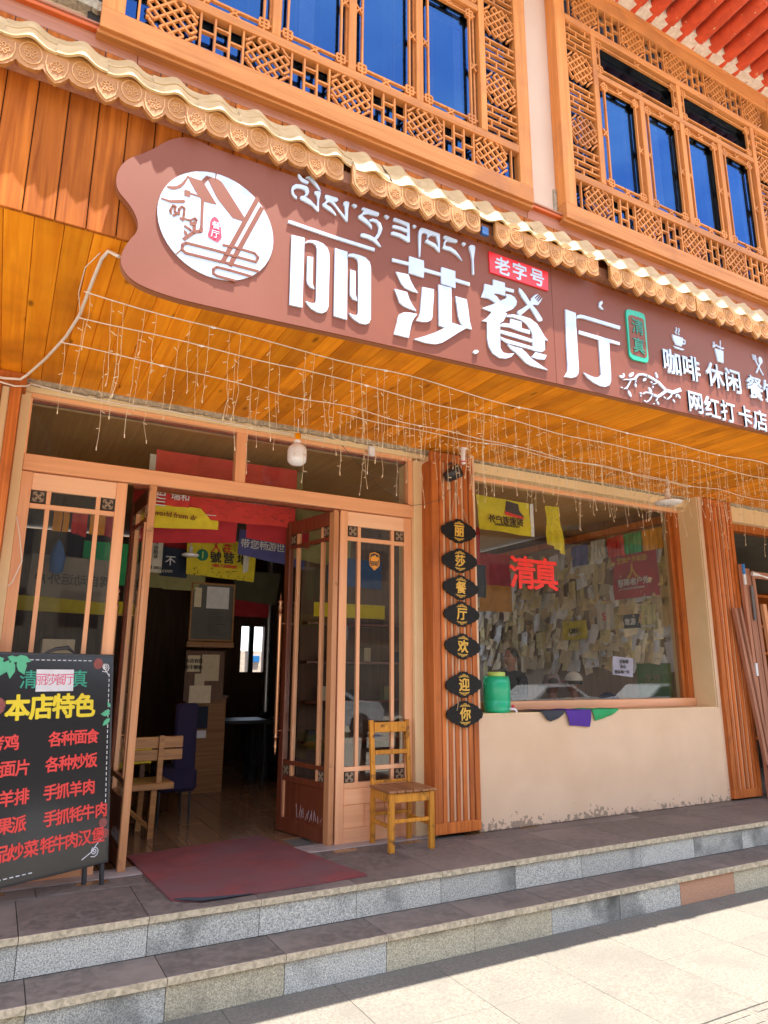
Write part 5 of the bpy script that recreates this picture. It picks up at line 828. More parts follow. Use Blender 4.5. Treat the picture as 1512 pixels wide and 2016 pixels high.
b7 = banner('banner', 'black banner with white character and dot com behind the lamp', f_nav, [(1.36, 7.4, 2.58), (1.68, 7.4, 2.56), (1.66, 7.4, 2.26), (1.38, 7.4, 2.27)], 11, .004); text('不', .11, paper_w, b7, 1.48, 7.385, 2.43, .01); text('.com', .06, f_wht, b7, 1.45, 7.385, 2.32, .004)
banner('banner', 'dark red pennant behind the black banner', f_red2, [(1.42, 7.5, 2.66), (1.72, 7.5, 2.64), (1.70, 7.5, 2.44), (1.44, 7.5, 2.44)], 12, .004)
banner('banner', 'olive banner in shade below the camp banner', f_olv, [(1.56, 8.0, 2.44), (2.02, 8.0, 2.42), (2.0, 8.0, 2.20), (1.54, 8.0, 2.20)], 13, .004); banner('banner', 'tan banner with black brush mark low behind the door leaf', f_olv, [(1.28, 7.9, 2.36), (1.55, 7.9, 2.36), (1.55, 7.9, 2.20), (1.28, 7.9, 2.20)], 14, .004)
banner('banner', 'green banner seen in the gap by the left door leaf', f_grn, [(.6, 7.0, 2.5), (1.0, 7.0, 2.5), (1.0, 7.0, 2.1), (.6, 7.0, 2.1)], 15, .004)
banner('banner', 'olive cloth banner above the right door leaf', f_olv, [(2.36, 6.2, 2.98), (3.0, 6.2, 2.98), (3.0, 6.2, 2.3), (2.40, 6.2, 2.36)], 16, .01); text('吉合', .12, ink, bpy.data.objects['banner'], 0, 0, -9) if False else None
tr_b = banner('banner', 'red banner with faded gold mirror writing behind the transom', f_red, [(1.1, 6.3, 3.26), (2.1, 6.3, 3.26), (2.1, 6.3, 3.0), (1.05, 6.3, 3.0)], 17, .01)
x_ = banner('banner', 'pale olive banner behind the transom right of the bulb', f_olv, [(2.15, 6.3, 3.26), (2.5, 6.3, 3.26), (2.5, 6.3, 2.95), (2.15, 6.3, 2.95)], 18, .005)
banner('banner', 'orange red banner deep behind the lamp in the doorway', f_red, [(1.0, 7.0, 3.1), (1.6, 7.0, 3.1), (1.6, 7.0, 2.75), (1.0, 7.0, 2.75)], 61, .01)
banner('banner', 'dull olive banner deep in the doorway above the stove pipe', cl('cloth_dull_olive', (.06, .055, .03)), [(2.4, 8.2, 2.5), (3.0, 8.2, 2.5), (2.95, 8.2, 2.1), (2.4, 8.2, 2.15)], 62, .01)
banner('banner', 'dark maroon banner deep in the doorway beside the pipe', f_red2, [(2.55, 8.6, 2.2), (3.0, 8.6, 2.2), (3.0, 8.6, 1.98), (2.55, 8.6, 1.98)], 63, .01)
gb = banner('banner', 'grey banner with dark mirrored characters behind the left side panel', cl('cloth_grey', (.22, .19, .16)), [(.16, 6.3, 2.24), (.80, 6.3, 2.22), (.80, 6.3, 1.86), (.15, 6.3, 1.90)], 51, .006)
for k, ch_ in enumerate('户外运动自驾'): text(ch_, .10, ink, gb, .24 + .10 * k, 6.285, 2.04, .008, sx=-1)
for k, (cc_, x_k) in enumerate(((f_org, .28), (f_red, .42), (f_org, .56), (f_red2, .68))): banner('pennant', ('leftmost small orange', 'left small red', 'right small orange', 'rightmost small dark red')[k] + ' pennant hanging behind the left side panel', cc_, [(x_k, 6.2, 2.62), (x_k + .12, 6.2, 2.62), (x_k + .12, 6.2, 2.42 - .03 * (k % 2)), (x_k, 6.2, 2.42)], 52 + k, .004, 'pennant')
banner('banner', 'long yellow strip banner seen through the lower left side panel', f_yel, [(.05, 7.4, 2.0), (1.15, 7.4, 1.98), (1.15, 7.4, 1.84), (.05, 7.4, 1.86)], 57, .004); banner('banner', 'blue banner with white writing behind the right side panel', cl('cloth_bright_blue', (.03, .10, .30)), [(2.75, 6.2, 2.42), (3.35, 6.2, 2.40), (3.35, 6.2, 2.12), (2.75, 6.2, 2.14)], 58, .006); banner('banner', 'yellow strip banner behind the right side panel', f_yel, [(2.7, 6.4, 1.98), (3.5, 6.4, 1.98), (3.5, 6.4, 1.84), (2.7, 6.4, 1.84)], 59, .004)
tg_ = thing('bag', 'blue bag hanging behind the left side panel', 'bag', (.34, 6.15, 2.2)); part('bag_body', cl('bag_blue', (.01, .10, .35)), tg_, MB().lathe([(.001, -.14), (.05, -.12), (.06, 0), (.04, .08), (.012, .14)], n=14)); part('strap', ink, tg_, MB().tube([(0, 0, .14), (.01, 0, .3), (0, 0, .5)], .004, 5))
sb_ = thing('storage_box', 'cardboard box with blue label behind the left side panel', 'box', (.42, 6.2, 0)); part('carton', papr, sb_, MB().box(-.12, .12, 0, .2, 1.12, 1.55, c=.004)); part('label_sticker', f_blu, sb_, MB().box(-.05, .05, -.003, 0, 1.32, 1.40)); part('stand', room, sb_, MB().box(-.3, .3, -.02, .3, 0, 1.12))
text('四川欢迎', .15, gold, tr_b, 1.42, 6.275, 3.13, .008, sx=-1); text('YOH CO', .07, ink, x_, 2.32, 6.285, 3.04, .006, sx=-1)
ld = thing('pendant_lamp', 'small flat white disc lamp hanging inside the doorway', 'lamp', (1.48, 6.5, 0)); part('shade', bulbm, ld, MB().lathe([(.001, 2.345), (.07, 2.35), (.082, 2.362), (.07, 2.375), (.02, 2.385), (.018, 2.44), (.001, 2.45)], n=20)); part('flex', wirew, ld, MB().tube([(0, 0, 2.44), (0, 0, 3.3)], .004, 6))
nb = thing('notice_board', 'framed notice board with pinned papers inside the doorway', 'notice board', (1.88, 8.0, 1.66))
part('backboard', flat('grey_board', (.12, .12, .11), .8), nb, MB().box(0, .47, 0, .02, 0, .62)); 
for a in ((-.02, 0, -.02, .64), (.47, .49, -.02, .64), (0, .47, -.02, 0), (0, .47, .62, .64)): part('frame_bar', bench, nb, MB().box(a[0], a[1], -.01, .02, a[2], a[3], c=.002))
part('sheet', paper_w, nb, MB().box(.16, .42, -.004, -.001, .35, .60)); part('sheet', papr, nb, MB().box(.02, .10, -.004, -.001, .36, .58)); g = MB()
for k in range(12): g.box(.19, .19 + r.uniform(.1, .22), -.002, -.001, .06 + .022 * k, .064 + .022 * k)
part('writing', ink, nb, g); part('bracket', bench, nb, MB().box(-.04, .5, -.03, .02, -.09, -.03, c=.003)); 
n2 = thing('notice_board', 'dim lower notice board with pale printed sheets by the doorway counter', 'notice board', (1.87, 8.0, .98)); part('backboard', room, n2, MB().box(-.02, .42, 0, .02, 0, .55))
for k, a in enumerate(((.0, .14, .32, .50), (.16, .36, .22, .51), (.09, .2, .12, .30), (.04, .28, -.02, .17))): part('sheet', papr, n2, MB().box(a[0], a[1], -.003 - .002 * k, -.001, a[2], a[3]))
text('本店有售', .05, ink, n2, .07, -.006, .44, .01); text('牦牛酸奶', .05, ink, n2, .07, -.006, .37, .01)
ct = thing('counter', 'dark wooden counter with poster in the dim restaurant interior', 'counter', (1.90, 8.1, 0)); part('front', bench, ct, MB().box(0, .46, 0, .5, 0, 1.0)); part('poster', f_nav, ct, MB().box(.04, .26, -.006, -.001, .68, .92)); part('sheet', paper_w, ct, MB().box(.04, .25, -.006, -.001, .58, .66)); part('top', room, ct, MB().box(-.02, .48, -.02, .52, 1.0, 1.04))
tag(MB().tube([(3.15, 9, 0), (3.15, 9, 1.15), (3.15, 9, 2.2), (3.15, 9, 3.3)], .055, 14).tube([(3.15, 9, 1.9), (3.15, 9, 1.96)], .06, 14).build('stove_pipe', steel), 'shiny steel stove pipe rising in the middle of the dark room', 'stove pipe')
sv = thing('stove', 'dark iron stove under the steel pipe', 'stove', (3.15, 9, 0)); part('body', black, sv, MB().lathe([(.25, .2), (.28, .25), (.28, .6), (.35, .65), (.35, .7), (.08, .72), (.06, .8)], n=20)); part('foot', black, sv, MB().box(-.2, -.15, -.2, -.15, 0, .22).box(.15, .2, -.2, -.15, 0, .22).box(-.2, -.15, .15, .2, 0, .22).box(.15, .2, .15, .2, 0, .22))
cb_ = thing('partition', 'added tall dark wooden cabinet standing behind the right door leaf and side panel', 'partition', (3.12, 7.7, 0)); part('carcass', room, cb_, MB().box(0, 1.36, .1, .5, 0, 3.3))  # shelved partition added to screen the daylight openings in the back wall
for z in (.5, .95, 1.4, 1.85): part('shelf_board', MATS['door_leaf_wood'], cb_, MB().box(.02, 1.34, -.08, .1, z, z + .03, c=.003))
for k in range(9): part('stored_item', (f_nav, papr, f_blu, f_olv)[k % 4], cb_, MB().box(.08 + .14 * k, .17 + .14 * k, -.05, .05, (.53, .98, 1.43)[k % 3], (.53, .98, 1.43)[k % 3] + .12 + .04 * (k % 2)))
part('side_partition', room, cb_, MB().box(1.30, 1.36, .5, 3.3, 0, 3.3))
# bench chair with two back boards
bc = thing('bench', 'pine plank bench with two-board back just inside the left door', 'bench', (1.02, 6.10, 0), rad(3))
for z, dz in ((.69, .09), (.595, .085)): part('back_board', bench, bc, MB().box(-.12, .42, .0, .022, z, z + dz, c=.004))
part('back_post', bench, bc, slant(MB(), .22, .262, [(-.01, .42), (-.025, .79)], .025)); part('leg', bench, bc, slant(MB(), .19, .235, [(.03, 0), (.0, .42)], .04)); part('leg', bench, bc, slant(MB(), .17, .215, [(.36, 0), (.33, .40)], .04))
for k in range(3): part('seat_plank', bench, bc, MB().box(-.12, .36, -.02 + .13 * k, .10 + .13 * k, .40, .425, c=.004))
part('brace', bench, bc, MB().tube([(-.05, .1, .30), (.2, .05, .08)], .018, 4, smooth=False)); part('seat_rail', bench, bc, MB().box(-.12, .36, -.03, -.005, .375, .42, c=.003))
tb_ = thing('dining_table', 'table under a bright yellow cloth behind the pine bench', 'table', (.85, 6.95, 0)); part('tabletop', room, tb_, MB().box(-.35, .42, -.3, .3, .63, .66)); 
for x in (-.3, .36): part('leg', room, tb_, MB().box(x, x + .04, -.28, -.24, 0, .63)); part('leg', room, tb_, MB().box(x, x + .04, .24, .28, 0, .63))
m = MB(); m.grid(lambda u, v: (-.36 + .80 * u, -.31 - .015 * math.sin(14 * u) * v, .668 - (.20 + .05 * math.sin(5 * u)) * v), 20, 6).grid(lambda u, v: (-.36 + .8 * u, -.31 + .62 * v, .668), 4, 4); m.grid(lambda u, v: (.44 + .015 * math.sin(11 * u) * v, -.31 + .6 * u, .668 - .24 * v), 14, 6)
tc = m.build('tablecloth', f_yel, None, (.85, 6.95, 0)); tag(tc, 'bright yellow tablecloth hanging over the table inside', 'tablecloth')
f_prd = cl('cloth_dark_purple', (.012, .005, .035))
pc = thing('padded_chair', 'dark purple covered chair beside the yellow tablecloth', 'chair', (1.38, 6.62, 0)); part('back_cover', f_prd, pc, MB().box(.10, .30, 0, .05, .35, 1.02, c=.02)); part('seat_cover', f_prd, pc, MB().box(-.02, .32, -.02, .42, .26, .46, c=.03))
for x in (0, .27):
    for y in (.02, .36): part('leg', black, pc, MB().tube([(x, y, 0), (x, y, .27)], .012, 8))
# dark furniture silhouettes deeper in the room
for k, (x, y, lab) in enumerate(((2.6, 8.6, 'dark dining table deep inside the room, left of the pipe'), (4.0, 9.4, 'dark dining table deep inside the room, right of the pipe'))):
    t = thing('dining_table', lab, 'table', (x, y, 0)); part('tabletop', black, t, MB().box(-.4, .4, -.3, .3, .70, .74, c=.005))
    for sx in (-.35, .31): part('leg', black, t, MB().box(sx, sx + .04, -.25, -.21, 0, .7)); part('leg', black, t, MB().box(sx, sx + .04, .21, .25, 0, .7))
# ---------------------------------------------------------------- inside the display window
ink2 = flat('pencil_lines', (.16, .14, .12), .9)
nw = thing('note_wall', 'side wall covered in hundreds of pinned paper notes behind the display window', 'wall')
part('wall_board', wood('note_wall_board', (.34, .22, .13), (.24, .15, .085), 'z'), nw, MB().box(6.965, 7.0, 5.55, 10.4, .4, 3.12)); part('wooden_beam', slat, nw, MB().box(6.90, 6.965, 5.5, 10.4, 3.08, 3.17, c=.005))
def note(w, h, seed, curl):
    r = random.Random(seed); m = MB(); a, b = r.uniform(-1, 1), r.uniform(-1, 1)
    return m.grid(lambda u, v: (-.006 - curl * (v ** 2) * (.4 + .6 * abs(math.sin(3 * u + seed))) - .012 * math.sin(5 * u + a + v), (u - .5) * w * (1 + .15 * b * v), -v * h + .02 * a * (u - .5)), 4, 4, True).mesh('note', papr)
NM = [note(*a) for a in ((.17, .21, 1, .03), (.20, .16, 2, .04), (.13, .24, 3, .03), (.17, .17, 4, .05), (.22, .20, 5, .03), (.12, .15, 6, .05), (.15, .26, 7, .04))]
pw_ = [papr, mat('note_buff', (.66, .50, .28), None, (20, 20, 20), rough=.8, var=.2), mat('note_yellowed', (.72, .60, .28), None, (20, 20, 20), rough=.8, var=.2), paper_w]
NM2 = []
for me in NM:
    for k in range(4): q = me.copy(); fill(q, pw_[k]); NM2.append(q)
HW = []
for k in range(3):
    m = MB(); rr = random.Random(k)
    for q in range(5): m.box(-.055 - .001 * q, -.053 - .001 * q, -.04, -.04 + rr.uniform(.03, .08), -.03 - .018 * q, -.026 - .018 * q)
    HW.append(m.mesh('handwriting', ink2))
r = random.Random(12)
for i in range(24):
    for j in range(12):
        y = 5.70 + .118 * i * (1 + .018 * i) + r.uniform(-.05, .05); z = 3.0 - .135 * j + r.uniform(-.05, .05)
        o = link('note', r.choice(NM2), nw, (6.955 - r.uniform(0, .04), y, z), (r.uniform(-.3, .3), r.uniform(-.12, .12), r.uniform(-.25, .25)))
        if (i + j) % 3 == 0: link('handwriting', HW[(i * 7 + j) % 3], o)
def sflag(label, mcl, y0, y1, z0, z1, seed, txt=None, cat='flag', x=6.88, amp=.012, fold=5):
    o = cloth(MB(), [(x, y1, z1), (x, y0, z1), (x, y0, z0), (x, y1, z0)], amp=amp, seed=seed, fold=fold).build('flag', mcl); tag(o, label, cat, 'flags on the note wall')
    if txt:
        for s, size, zz, mm in txt: text(s, size, mm, o, x - .03, (y0 + y1) / 2, zz, .01, rotz=rad(-90))
    return o
sflag('red outdoor club flag with white lettering on the note wall', f_red2, 5.72, 6.44, 2.22, 2.80, 21, [('探路者户外', .10, 2.42, paper_w), ('宝宾户外联盟', .08, 2.70, gold), ('SICHUAN OUTDOOR', .035, 2.34, paper_w), ('人', .2, 2.55, gold)], fold=2)
for (a, b, mcl, lab) in ((6.20, 6.47, f_red, 'red'), (5.90, 6.19, f_grn, 'green'), (5.60, 5.89, f_org, 'orange'), (6.49, 6.76, f_wht, 'white')): sflag(f'pleated {lab} prayer flag in the row above the red flag', mcl, a, b, 2.77, 3.03, hash(lab) % 50 if False else int(a * 10), x=6.86, amp=.012, fold=9)
sflag('blue triangular flag at the far end of the prayer flag row', f_blu, 6.85, 7.15, 2.74, 3.02, 22); sflag('olive green bag-like cloth low on the note wall', cl('cloth_moss', (.10, .20, .06)), 5.66, 6.15, 1.04, 1.42, 23, [('龙沙', .12, 1.25, MATS['cloth_olive'])]); sflag('yellow notice with black printing amid the notes', f_yel, 6.95, 7.4, 1.75, 2.0, 24, [('QIN', .09, 1.86, ink)]); sflag('pale shirt with logo pinned amid the notes', f_wht, 6.45, 6.75, 1.85, 2.18, 25, [('S', .14, 2.02, redp)]); sflag('dark oval cushion cloth with writing on the note wall', f_cho, 6.05, 6.3, 1.85, 2.02, 26, [('敢游', .09, 1.93, paper_w)]); sflag('pale yellow shopping bag on the note wall', cl('cloth_pale_yellow', (.55, .50, .25)), 5.8, 6.02, 1.82, 2.12, 27, [('I shopping', .05, 1.86, paper_w)])
fA = banner('flag', 'yellow flag with mirrored outdoor club lettering hung behind the window', f_yel, [(4.27, 5.8, 3.15), (4.98, 5.8, 3.13), (5.01, 5.8, 2.76), (4.31, 5.8, 2.78)], 31, .012, 'flag', 3, 'flags hung behind the window')
text('探索者户外', .095, ink, fA, 4.64, 5.775, 2.90, .014, sx=-1); text('TANSUOZHE HUWAI', .035, ink, fA, 4.66, 5.775, 2.845, .006, sx=-1); part('emblem', f_cho, fA, MB().prism([(4.66, 3.12), (4.82, 3.10), (4.83, 3.03), (4.90, 2.96), (4.65, 2.985), (4.64, 3.03)], 5.778, 5.782)); part('emblem_band', redp, fA, MB().prism([(4.62, 3.0), (4.86, 2.965), (4.90, 2.935), (4.64, 2.96)], 5.774, 5.778)); part('hem', paper_w, fA, MB().box(4.995, 5.04, 5.79, 5.80, 2.76, 3.13))
fB = banner('flag', 'narrow folded yellow flag covered in writing, right of the mirrored one', f_yel, [(5.23, 5.8, 3.14), (5.42, 5.8, 3.14), (5.48, 5.8, 2.60), (5.24, 5.8, 2.70)], 32, .02, 'flag', 5, 'flags hung behind the window'); g = MB(); r = random.Random(8)
for k in range(40): x, z = r.uniform(5.26, 5.44), r.uniform(2.72, 3.1); g.tube([(x, 5.77, z), (x + r.uniform(-.015, .02), 5.77, z + r.uniform(-.02, .02))], .0014, 4)
part('signatures', ink, fB, g)
for k, (x0_, x1_, z0_, z1_, y, mcl, lab) in enumerate(((4.5, 4.9, 2.55, 3.0, 6.6, f_red2, 'maroon flag with round emblem in the left part of the display window'), (4.9, 5.2, 2.2, 2.6, 6.9, f_nav, 'dark teal flag hanging below the maroon flag'), (5.8, 6.3, 2.5, 2.95, 7.8, f_red2, 'maroon cloth deep behind the folded yellow flag'), (6.2, 6.8, 2.2, 2.6, 8.4, f_org, 'orange cloth deep in the room behind the red lettering'), (5.3, 5.6, 2.4, 2.8, 7.6, f_red2, 'dark red cloth left of the triangle pennant'), (5.2, 6.0, 1.9, 2.25, 8.2, f_wht, 'grey white cloth deep in the room left of the notes'))):
    banner('flag', lab, mcl, [(x0_, y, z1_), (x1_, y, z1_), (x1_, y, z0_), (x0_, y, z0_)], 40 + k, .015, 'flag', 4, 'flags hung behind the window')
pn = part('note_paper_sheet', cl('lilac_paper', (.48, .46, .62)), None, cloth(MB(), [(5.90, 5.6, 1.485), (6.21, 5.6, 1.465), (6.17, 5.58, 1.26), (5.86, 5.58, 1.29)], amp=.004)); tag(pn, 'lilac handwritten notice taped inside the display window', 'notice')
for k, s in enumerate(('老板娘', '开心', '快乐每一天')): text(s, .045, ink, pn, 6.04 - .02 * k, 5.57, 1.43 - .055 * k, .006)
# people
def person(name, label, joints, radii, edges, m, root=0):
    me = bpy.data.meshes.new('body'); me.from_pydata(joints, edges, []); o = bpy.data.objects.new('body', me); C.objects.link(o)
    sk = o.modifiers.new('skin', 'SKIN'); sk.use_smooth_shade = True
    for i, rr in enumerate(radii): v = me.skin_vertices[0].data[i]; v.radius = (rr, rr * .85) if isinstance(rr, float) else rr; v.use_root = i == root
    ss = o.modifiers.new('sub', 'SUBSURF'); ss.levels = 2; ss.render_levels = 2
    dg = bpy.context.evaluated_depsgraph_get(); nm = bpy.data.meshes.new_from_object(o.evaluated_get(dg)); bpy.data.objects.remove(o)
    nm.materials.clear(); nm.materials.append(m); nm.polygons.foreach_set('use_smooth', [True] * len(nm.polygons)); return nm
def seated(label, loc, rz, shirt, headwear, facing=0):
    t = thing('person', label, 'person', loc, rz)
    # pelvis, waist, chest, shoulders, arms resting on table, thighs
    J = [(0, 0, .50), (0, .01, .68), (0, 0, .86), (0, -.01, 1.0), (-.17, 0, .96), (.17, 0, .96), (-.22, -.06, .72), (.22, -.06, .72), (-.12, -.26, .70), (.12, -.26, .70), (-.11, -.38, .50), (.11, -.38, .50), (-.11, -.40, .08), (.11, -.40, .08)]
    E_ = [(0, 1), (1, 2), (2, 3), (3, 4), (3, 5), (4, 6), (5, 7), (6, 8), (7, 9), (0, 10), (0, 11), (10, 12), (11, 13)]
    nm = person('body', label, J, [.15, .14, .16, .10, .075, .075, .055, .055, .04, .04, .085, .085, .055, .055], E_, shirt); link('clothed_body', nm, t)
    hd = MB().ball((0, -.015, 1.20), .092, 16, (.86, 1.0, 1.22)).tube([(0, 0, 1.02), (0, -.005, 1.14)], .052, 12); hd.ball((0, -.108, 1.185), .018, 8, (.7, 1, 1.3)); hd.ball((-.082, 0, 1.19), .022, 8, (.4, .8, 1.3)).ball((.082, 0, 1.19), .022, 8, (.4, .8, 1.3)); h = part('head', skin, t, hd)
    part('eye', black, h, MB().ball((-.032, -.094, 1.215), .010, 8).ball((.032, -.094, 1.215), .010, 8)); part('mouth', crim, h, MB().box(-.022, .022, -.103, -.094, 1.140, 1.148, c=.002))
    for s in (-1, 1):
        hn = MB().ball((s * .11, -.29, .70), .038, 10, (.9, 1.2, .5))
        for k in range(4): hn.tube([(s * .11 + (k - 1.5) * .018, -.32, .70), (s * .11 + (k - 1.5) * .02, -.355 + .005 * abs(k - 1.5), .702), (s * .11 + (k - 1.5) * .02, -.375 + .008 * abs(k - 1.5), .69)], [.009, .008, .007], 6)
        hn.tube([(s * .11 - s * .03, -.29, .70), (s * .07, -.315, .705), (s * .065, -.335, .70)], [.010, .009, .008], 6); part('hand', skin, t, hn)
    part('hair', hair, t, MB().grid(lambda u, v: (.098 * .92 * math.sin(v * 1.75) * math.cos(u * 6.2832), .012 + .105 * math.sin(v * 1.75) * math.sin(u * 6.2832), 1.215 + .112 * math.cos(v * 1.75)), 20, 8) if headwear != 'none' or True else None)
    if headwear == 'cap': part('cap', f_wht, t, MB().grid(lambda u, v: (.104 * math.sin(v * 1.5) * math.cos(u * 6.2832), .008 + .112 * math.sin(v * 1.5) * math.sin(u * 6.2832), 1.23 + .115 * math.cos(v * 1.5)), 20, 7)); part('cap_peak', f_red2, t, MB().grid(lambda u, v: ((.10 - .02 * v) * math.cos(3.1416 * (1 + u)), -.02 + (.10 + .09 * v) * math.sin(3.1416 * (1 + u)), 1.235 - .02 * v), 12, 3, True, .004))
    if headwear == 'bucket': part('bucket_hat', cl('hat_brown_grey', (.22, .17, .17)), t, MB().lathe([(.001, 1.335), (.075, 1.33), (.10, 1.26), (.105, 1.235), (.165, 1.19), (.16, 1.185), (.10, 1.225)], n=24))
    return t
seated('man in navy jacket with black hair seated left behind the display window', (5.62, 7.0, .29), rad(-75), cl('navy_jacket', (.015, .022, .05)), 'none')
seated('person in mustard jacket and white cap sitting close behind the window', (6.02, 6.35, -.02), rad(178), cl('mustard_jacket', (.45, .24, .03)), 'cap')
seated('person in brown bucket hat and grey top sitting behind the window', (5.64, 6.30, -.04), rad(150), cl('grey_top', (.22, .24, .26)), 'bucket')
t = thing('backpack', 'navy blue cap and bag on the seat behind the window, right of the mustard jacket', 'bag', (6.3, 6.1, .82)); part('bag_body', cl('bag_navy', (.02, .04, .12)), t, MB().ball((0, 0, .12), .15, 16, (1, .6, 1))); part('trim', f_blu, t, MB().tube([(.06, -.06, .24), (.12, -.06, .2), (.15, -.05, .1)], .006, 6))
t = thing('dining_table', 'dining table hidden behind the display window sill', 'table', (5.85, 5.85, 0)); part('tabletop', room, t, MB().box(-.9, .9, -.3, .25, .62, .66)); part('leg', room, t, MB().box(-.8, -.75, -.2, -.15, 0, .62)); part('leg', room, t, MB().box(.75, .8, -.2, -.15, 0, .62))
# ---------------------------------------------------------------- right: leaning old doors and the next shop
def lean(label, x, y, x2, y2, ztop, w, zb=0, m_=None, grp='old timber leaning by the next shop'):
    t = thing('leaning_timber', label, 'timber', group=grp); a = Vector((x, y, zb)); b = Vector((x2, y2, ztop)); m = MB(); h = w / 2
    m.add([(a.x - h, a.y - .02, a.z), (a.x + h, a.y - .02, a.z), (a.x + h, a.y + .02, a.z), (a.x - h, a.y + .02, a.z), (b.x - h, b.y - .02, b.z), (b.x + h, b.y - .02, b.z), (b.x + h, b.y + .02, b.z), (b.x - h, b.y + .02, b.z)], [(3, 2, 1, 0), (4, 5, 6, 7), (0, 1, 5, 4), (1, 2, 6, 5), (2, 3, 7, 6), (3, 0, 4, 7)])
    o = part('board', m_ or oldw, t, m); return t, a, b
t, a, b = lean('tall door edge board with blue and white stickers, by the right pilaster', 7.46, 4.99, 7.44, 5.02, 2.54, .05, 0)
for z0_, z1_, mm in ((2.42, 2.54, flat('sticker_blue', (.03, .20, .55), .4)), (2.30, 2.42, paper_w), (.0, .10, MATS['sticker_blue']), (.10, .2, paper_w), (1.28, 1.42, paper_w)): part('sticker', mm, t, MB().box(7.425 + (2.5 - z0_) * .008, 7.46 + (2.5 - z0_) * .008, 4.955 + z0_ * .012, 4.975 + z0_ * .012, z0_, z1_))
lean('short reddish plank leaning at a slant before the right pilaster', 7.40, 4.95, 7.24, 5.02, 2.02, .045, .35); lean('narrow brown plank leaning beside the short reddish plank', 7.47, 4.93, 7.30, 5.0, 2.03, .035, .1)
t, a, b = lean('wide old door board with metal bracket near the right edge', 7.62, 5.02, 7.56, 5.05, 2.50, .10); part('metal_plate', steel, t, MB().box(7.555, 7.595, 5.0, 5.01, 1.9, 2.3)); part('door_closer', bulbm, t, MB().tube([(7.60, 5.0, 2.44), (7.70, 4.96, 2.42), (7.84, 4.96, 2.40)], [.03, .010, .012], 8))
lean('old door stile standing in the next shop doorway', 7.74, 5.04, 7.68, 5.06, 2.48, .055); lean('pale pink board leaning in the next shop doorway, rightmost', 7.90, 5.0, 7.82, 5.05, 2.1, .06, 0, dwz)
ns = thing('neighbour_doorway', 'beige head and dim glazed opening of the next shop at far right', 'shop front')
part('lintel', plasd, ns, MB().box(7.43, 9.7, 5.12, 5.4, 3.08, 3.27, c=.004)); part('cement_edge', rough_c, ns, crack(7.43, 9.7, 5.10, 3.262, 3.31, 8)); part('frame_rail', slat, ns, MB().box(7.43, 9.7, 5.2, 5.3, 2.99, 3.08, c=.003)); part('door_rail', oldw, ns, MB().box(7.60, 9.7, 5.14, 5.18, 2.42, 2.5, c=.003)); part('side_wall', room, ns, MB().box(7.14, 7.2, 5.3, 8, 0, 3.3)); part('back_wall', opp, ns, MB().box(7.2, 9.7, 7.9, 8, 0, 3.3)); part('shop_ceiling', opp, ns, MB().box(7.2, 9.7, 5.3, 8, 3.15, 3.2)); part('shop_floor', tread, ns, MB().box(7.14, 9.7, 5.26, 8, -.05, 0))
shf = thing('shelf_unit', 'orange wooden shelf unit stacked with goods in the next shop', 'shelf', (7.72, 5.75, 0)); r = random.Random(33)
for z in (.5, .85, 1.2, 1.55, 1.9, 2.3): part('shelf_board', slat, shf, MB().box(0, 1.6, 0, .35, z, z + .035, c=.003))
for x in (-.03, 1.6): part('shelf_side', slat, shf, MB().box(x, x + .03, 0, .35, 0, 2.4, c=.003))
cols = [('red', f_red2), ('navy', f_nav), ('buff', papr), ('yellow', f_yel), ('violet', f_blu), ('white', paper_w), ('charcoal', f_cho)]; pos = ('leftmost', 'second from left', 'third from left', 'fourth from left')
for z, sn in ((.535, 'lowest'), (.885, 'second lowest'), (1.235, 'middle'), (1.585, 'second highest'), (1.935, 'highest')):
    x = .03
    for k in range(4):
        w_ = r.uniform(.14, .2); cn, cm = r.choice(cols); tag(MB().box(7.72 + x, 7.72 + x + w_, 5.80, 5.95, z, z + r.uniform(.14, .26), c=.004).build('goods_box', cm), f'{cn} box {pos[k]} on the {sn} stocked board of the orange shelf unit', 'package', 'goods on the neighbour shelf'); x += w_ + .01
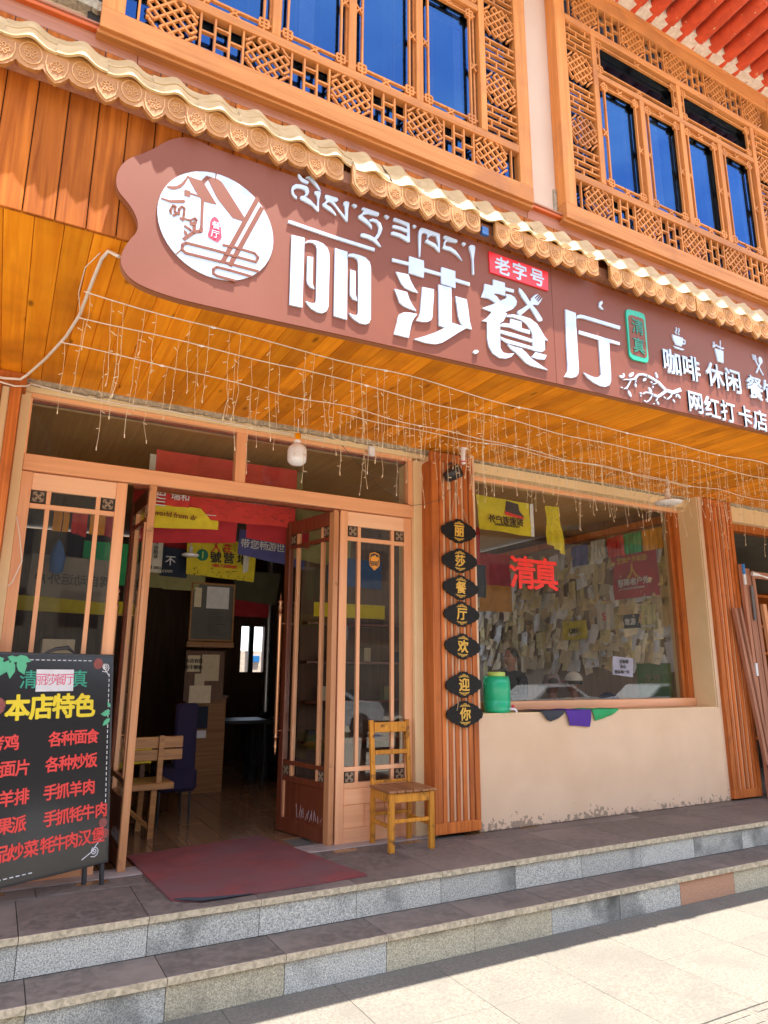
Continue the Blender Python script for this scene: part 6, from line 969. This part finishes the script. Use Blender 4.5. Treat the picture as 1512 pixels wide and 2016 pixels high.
# ---------------------------------------------------------------- across the street (seen only in reflections, and lighting the shade)
ob = thing('opposite_building', 'grey building across the street seen mirrored in the glass', 'building', (0, -19, -.55)); part('wall', opp, ob, MB().box(-45, 110, -6, 0, 0, 11))
wdm = flat('dark_window', (.03, .035, .04), .2); wn = MB().box(-.7, .7, -.02, .04, -.7, .7).mesh('window', wdm)
for i in range(-8, 12):
    for z in (4.2, 6.9): link('window', wn, ob, (i * 2.6, .01, z))
part('sign_band', black, ob, MB().box(6, 20, .0, .12, 3.2, 4.1)); text('四川饭店', .85, lett, ob, 12.5, .14, 3.65, .01, .01, rotz=math.pi)
def car(label, x, y, rz):
    t = thing('parked_car', label, 'car', (x, y, -.55), rz, 'white cars parked across the street'); prof = [(-2.2, .35), (-2.22, .65), (-2.1, .85), (-1.2, .98), (-.55, 1.42), (.6, 1.46), (1.35, 1.05), (2.05, .98), (2.2, .75), (2.2, .35), (1.75, .3), (1.65, .55), (1.4, .66), (1.15, .55), (1.05, .3), (-1.05, .3), (-1.15, .55), (-1.4, .66), (-1.65, .55), (-1.75, .3)]
    part('body', carw, t, MB().prism(prof, -.85, .85)); part('side_glass', wdm, t, MB().prism([(-1.0, .98), (-.5, 1.36), (.55, 1.39), (1.15, 1.03)], -.856, .856))
    for wx in (-1.4, 1.4):
        for s in (-1, 1):
            wh = MB(); wh.m = Matrix.Translation((wx, s * .80, .33)) @ Matrix.Rotation(math.pi / 2, 4, 'X'); wh.lathe([(.20, -.1), (.31, -.1), (.33, -.06), (.33, .06), (.31, .1), (.20, .1)], n=20); w_ = part('wheel', black, t, wh)
            rm_ = MB(); rm_.m = wh.m
            for k in range(8): a = k * .785; rm_.tube([(0, 0, -s * .09), (.19 * math.cos(a), .19 * math.sin(a), -s * .10)], .022, 4)
            part('rim', steel, w_, rm_)
    part('headlight', paper_w, t, MB().box(-2.2, -2.05, -.8, -.5, .68, .82, c=.02)); part('headlight', paper_w, t, MB().box(-2.2, -2.05, .5, .8, .68, .82, c=.02)); return t
car('white car parked opposite, mirrored in the door glass by the chair', 8.3, -9.5, 0); car('white car parked opposite, mirrored low in the left of the display window', 17.6, -9.3, 0); car('white car parked opposite, mirrored low in the right of the display window', 23.4, -9.4, 0)

yd = thing('yard_wall', 'pale yard wall with a blue sign beyond the back window', 'wall', (0, 14, 0)); part('wall', white_p, yd, MB().box(0, 12, 0, .2, -.5, 1.72)); part('blue_sign', MATS['sticker_blue'], yd, MB().box(4.58, 4.72, -.03, 0, 1.50, 1.62)); part('pipe', steel, yd, MB().tube([(4.5, -.06, -.4), (4.5, -.06, 2.2)], .03, 8))
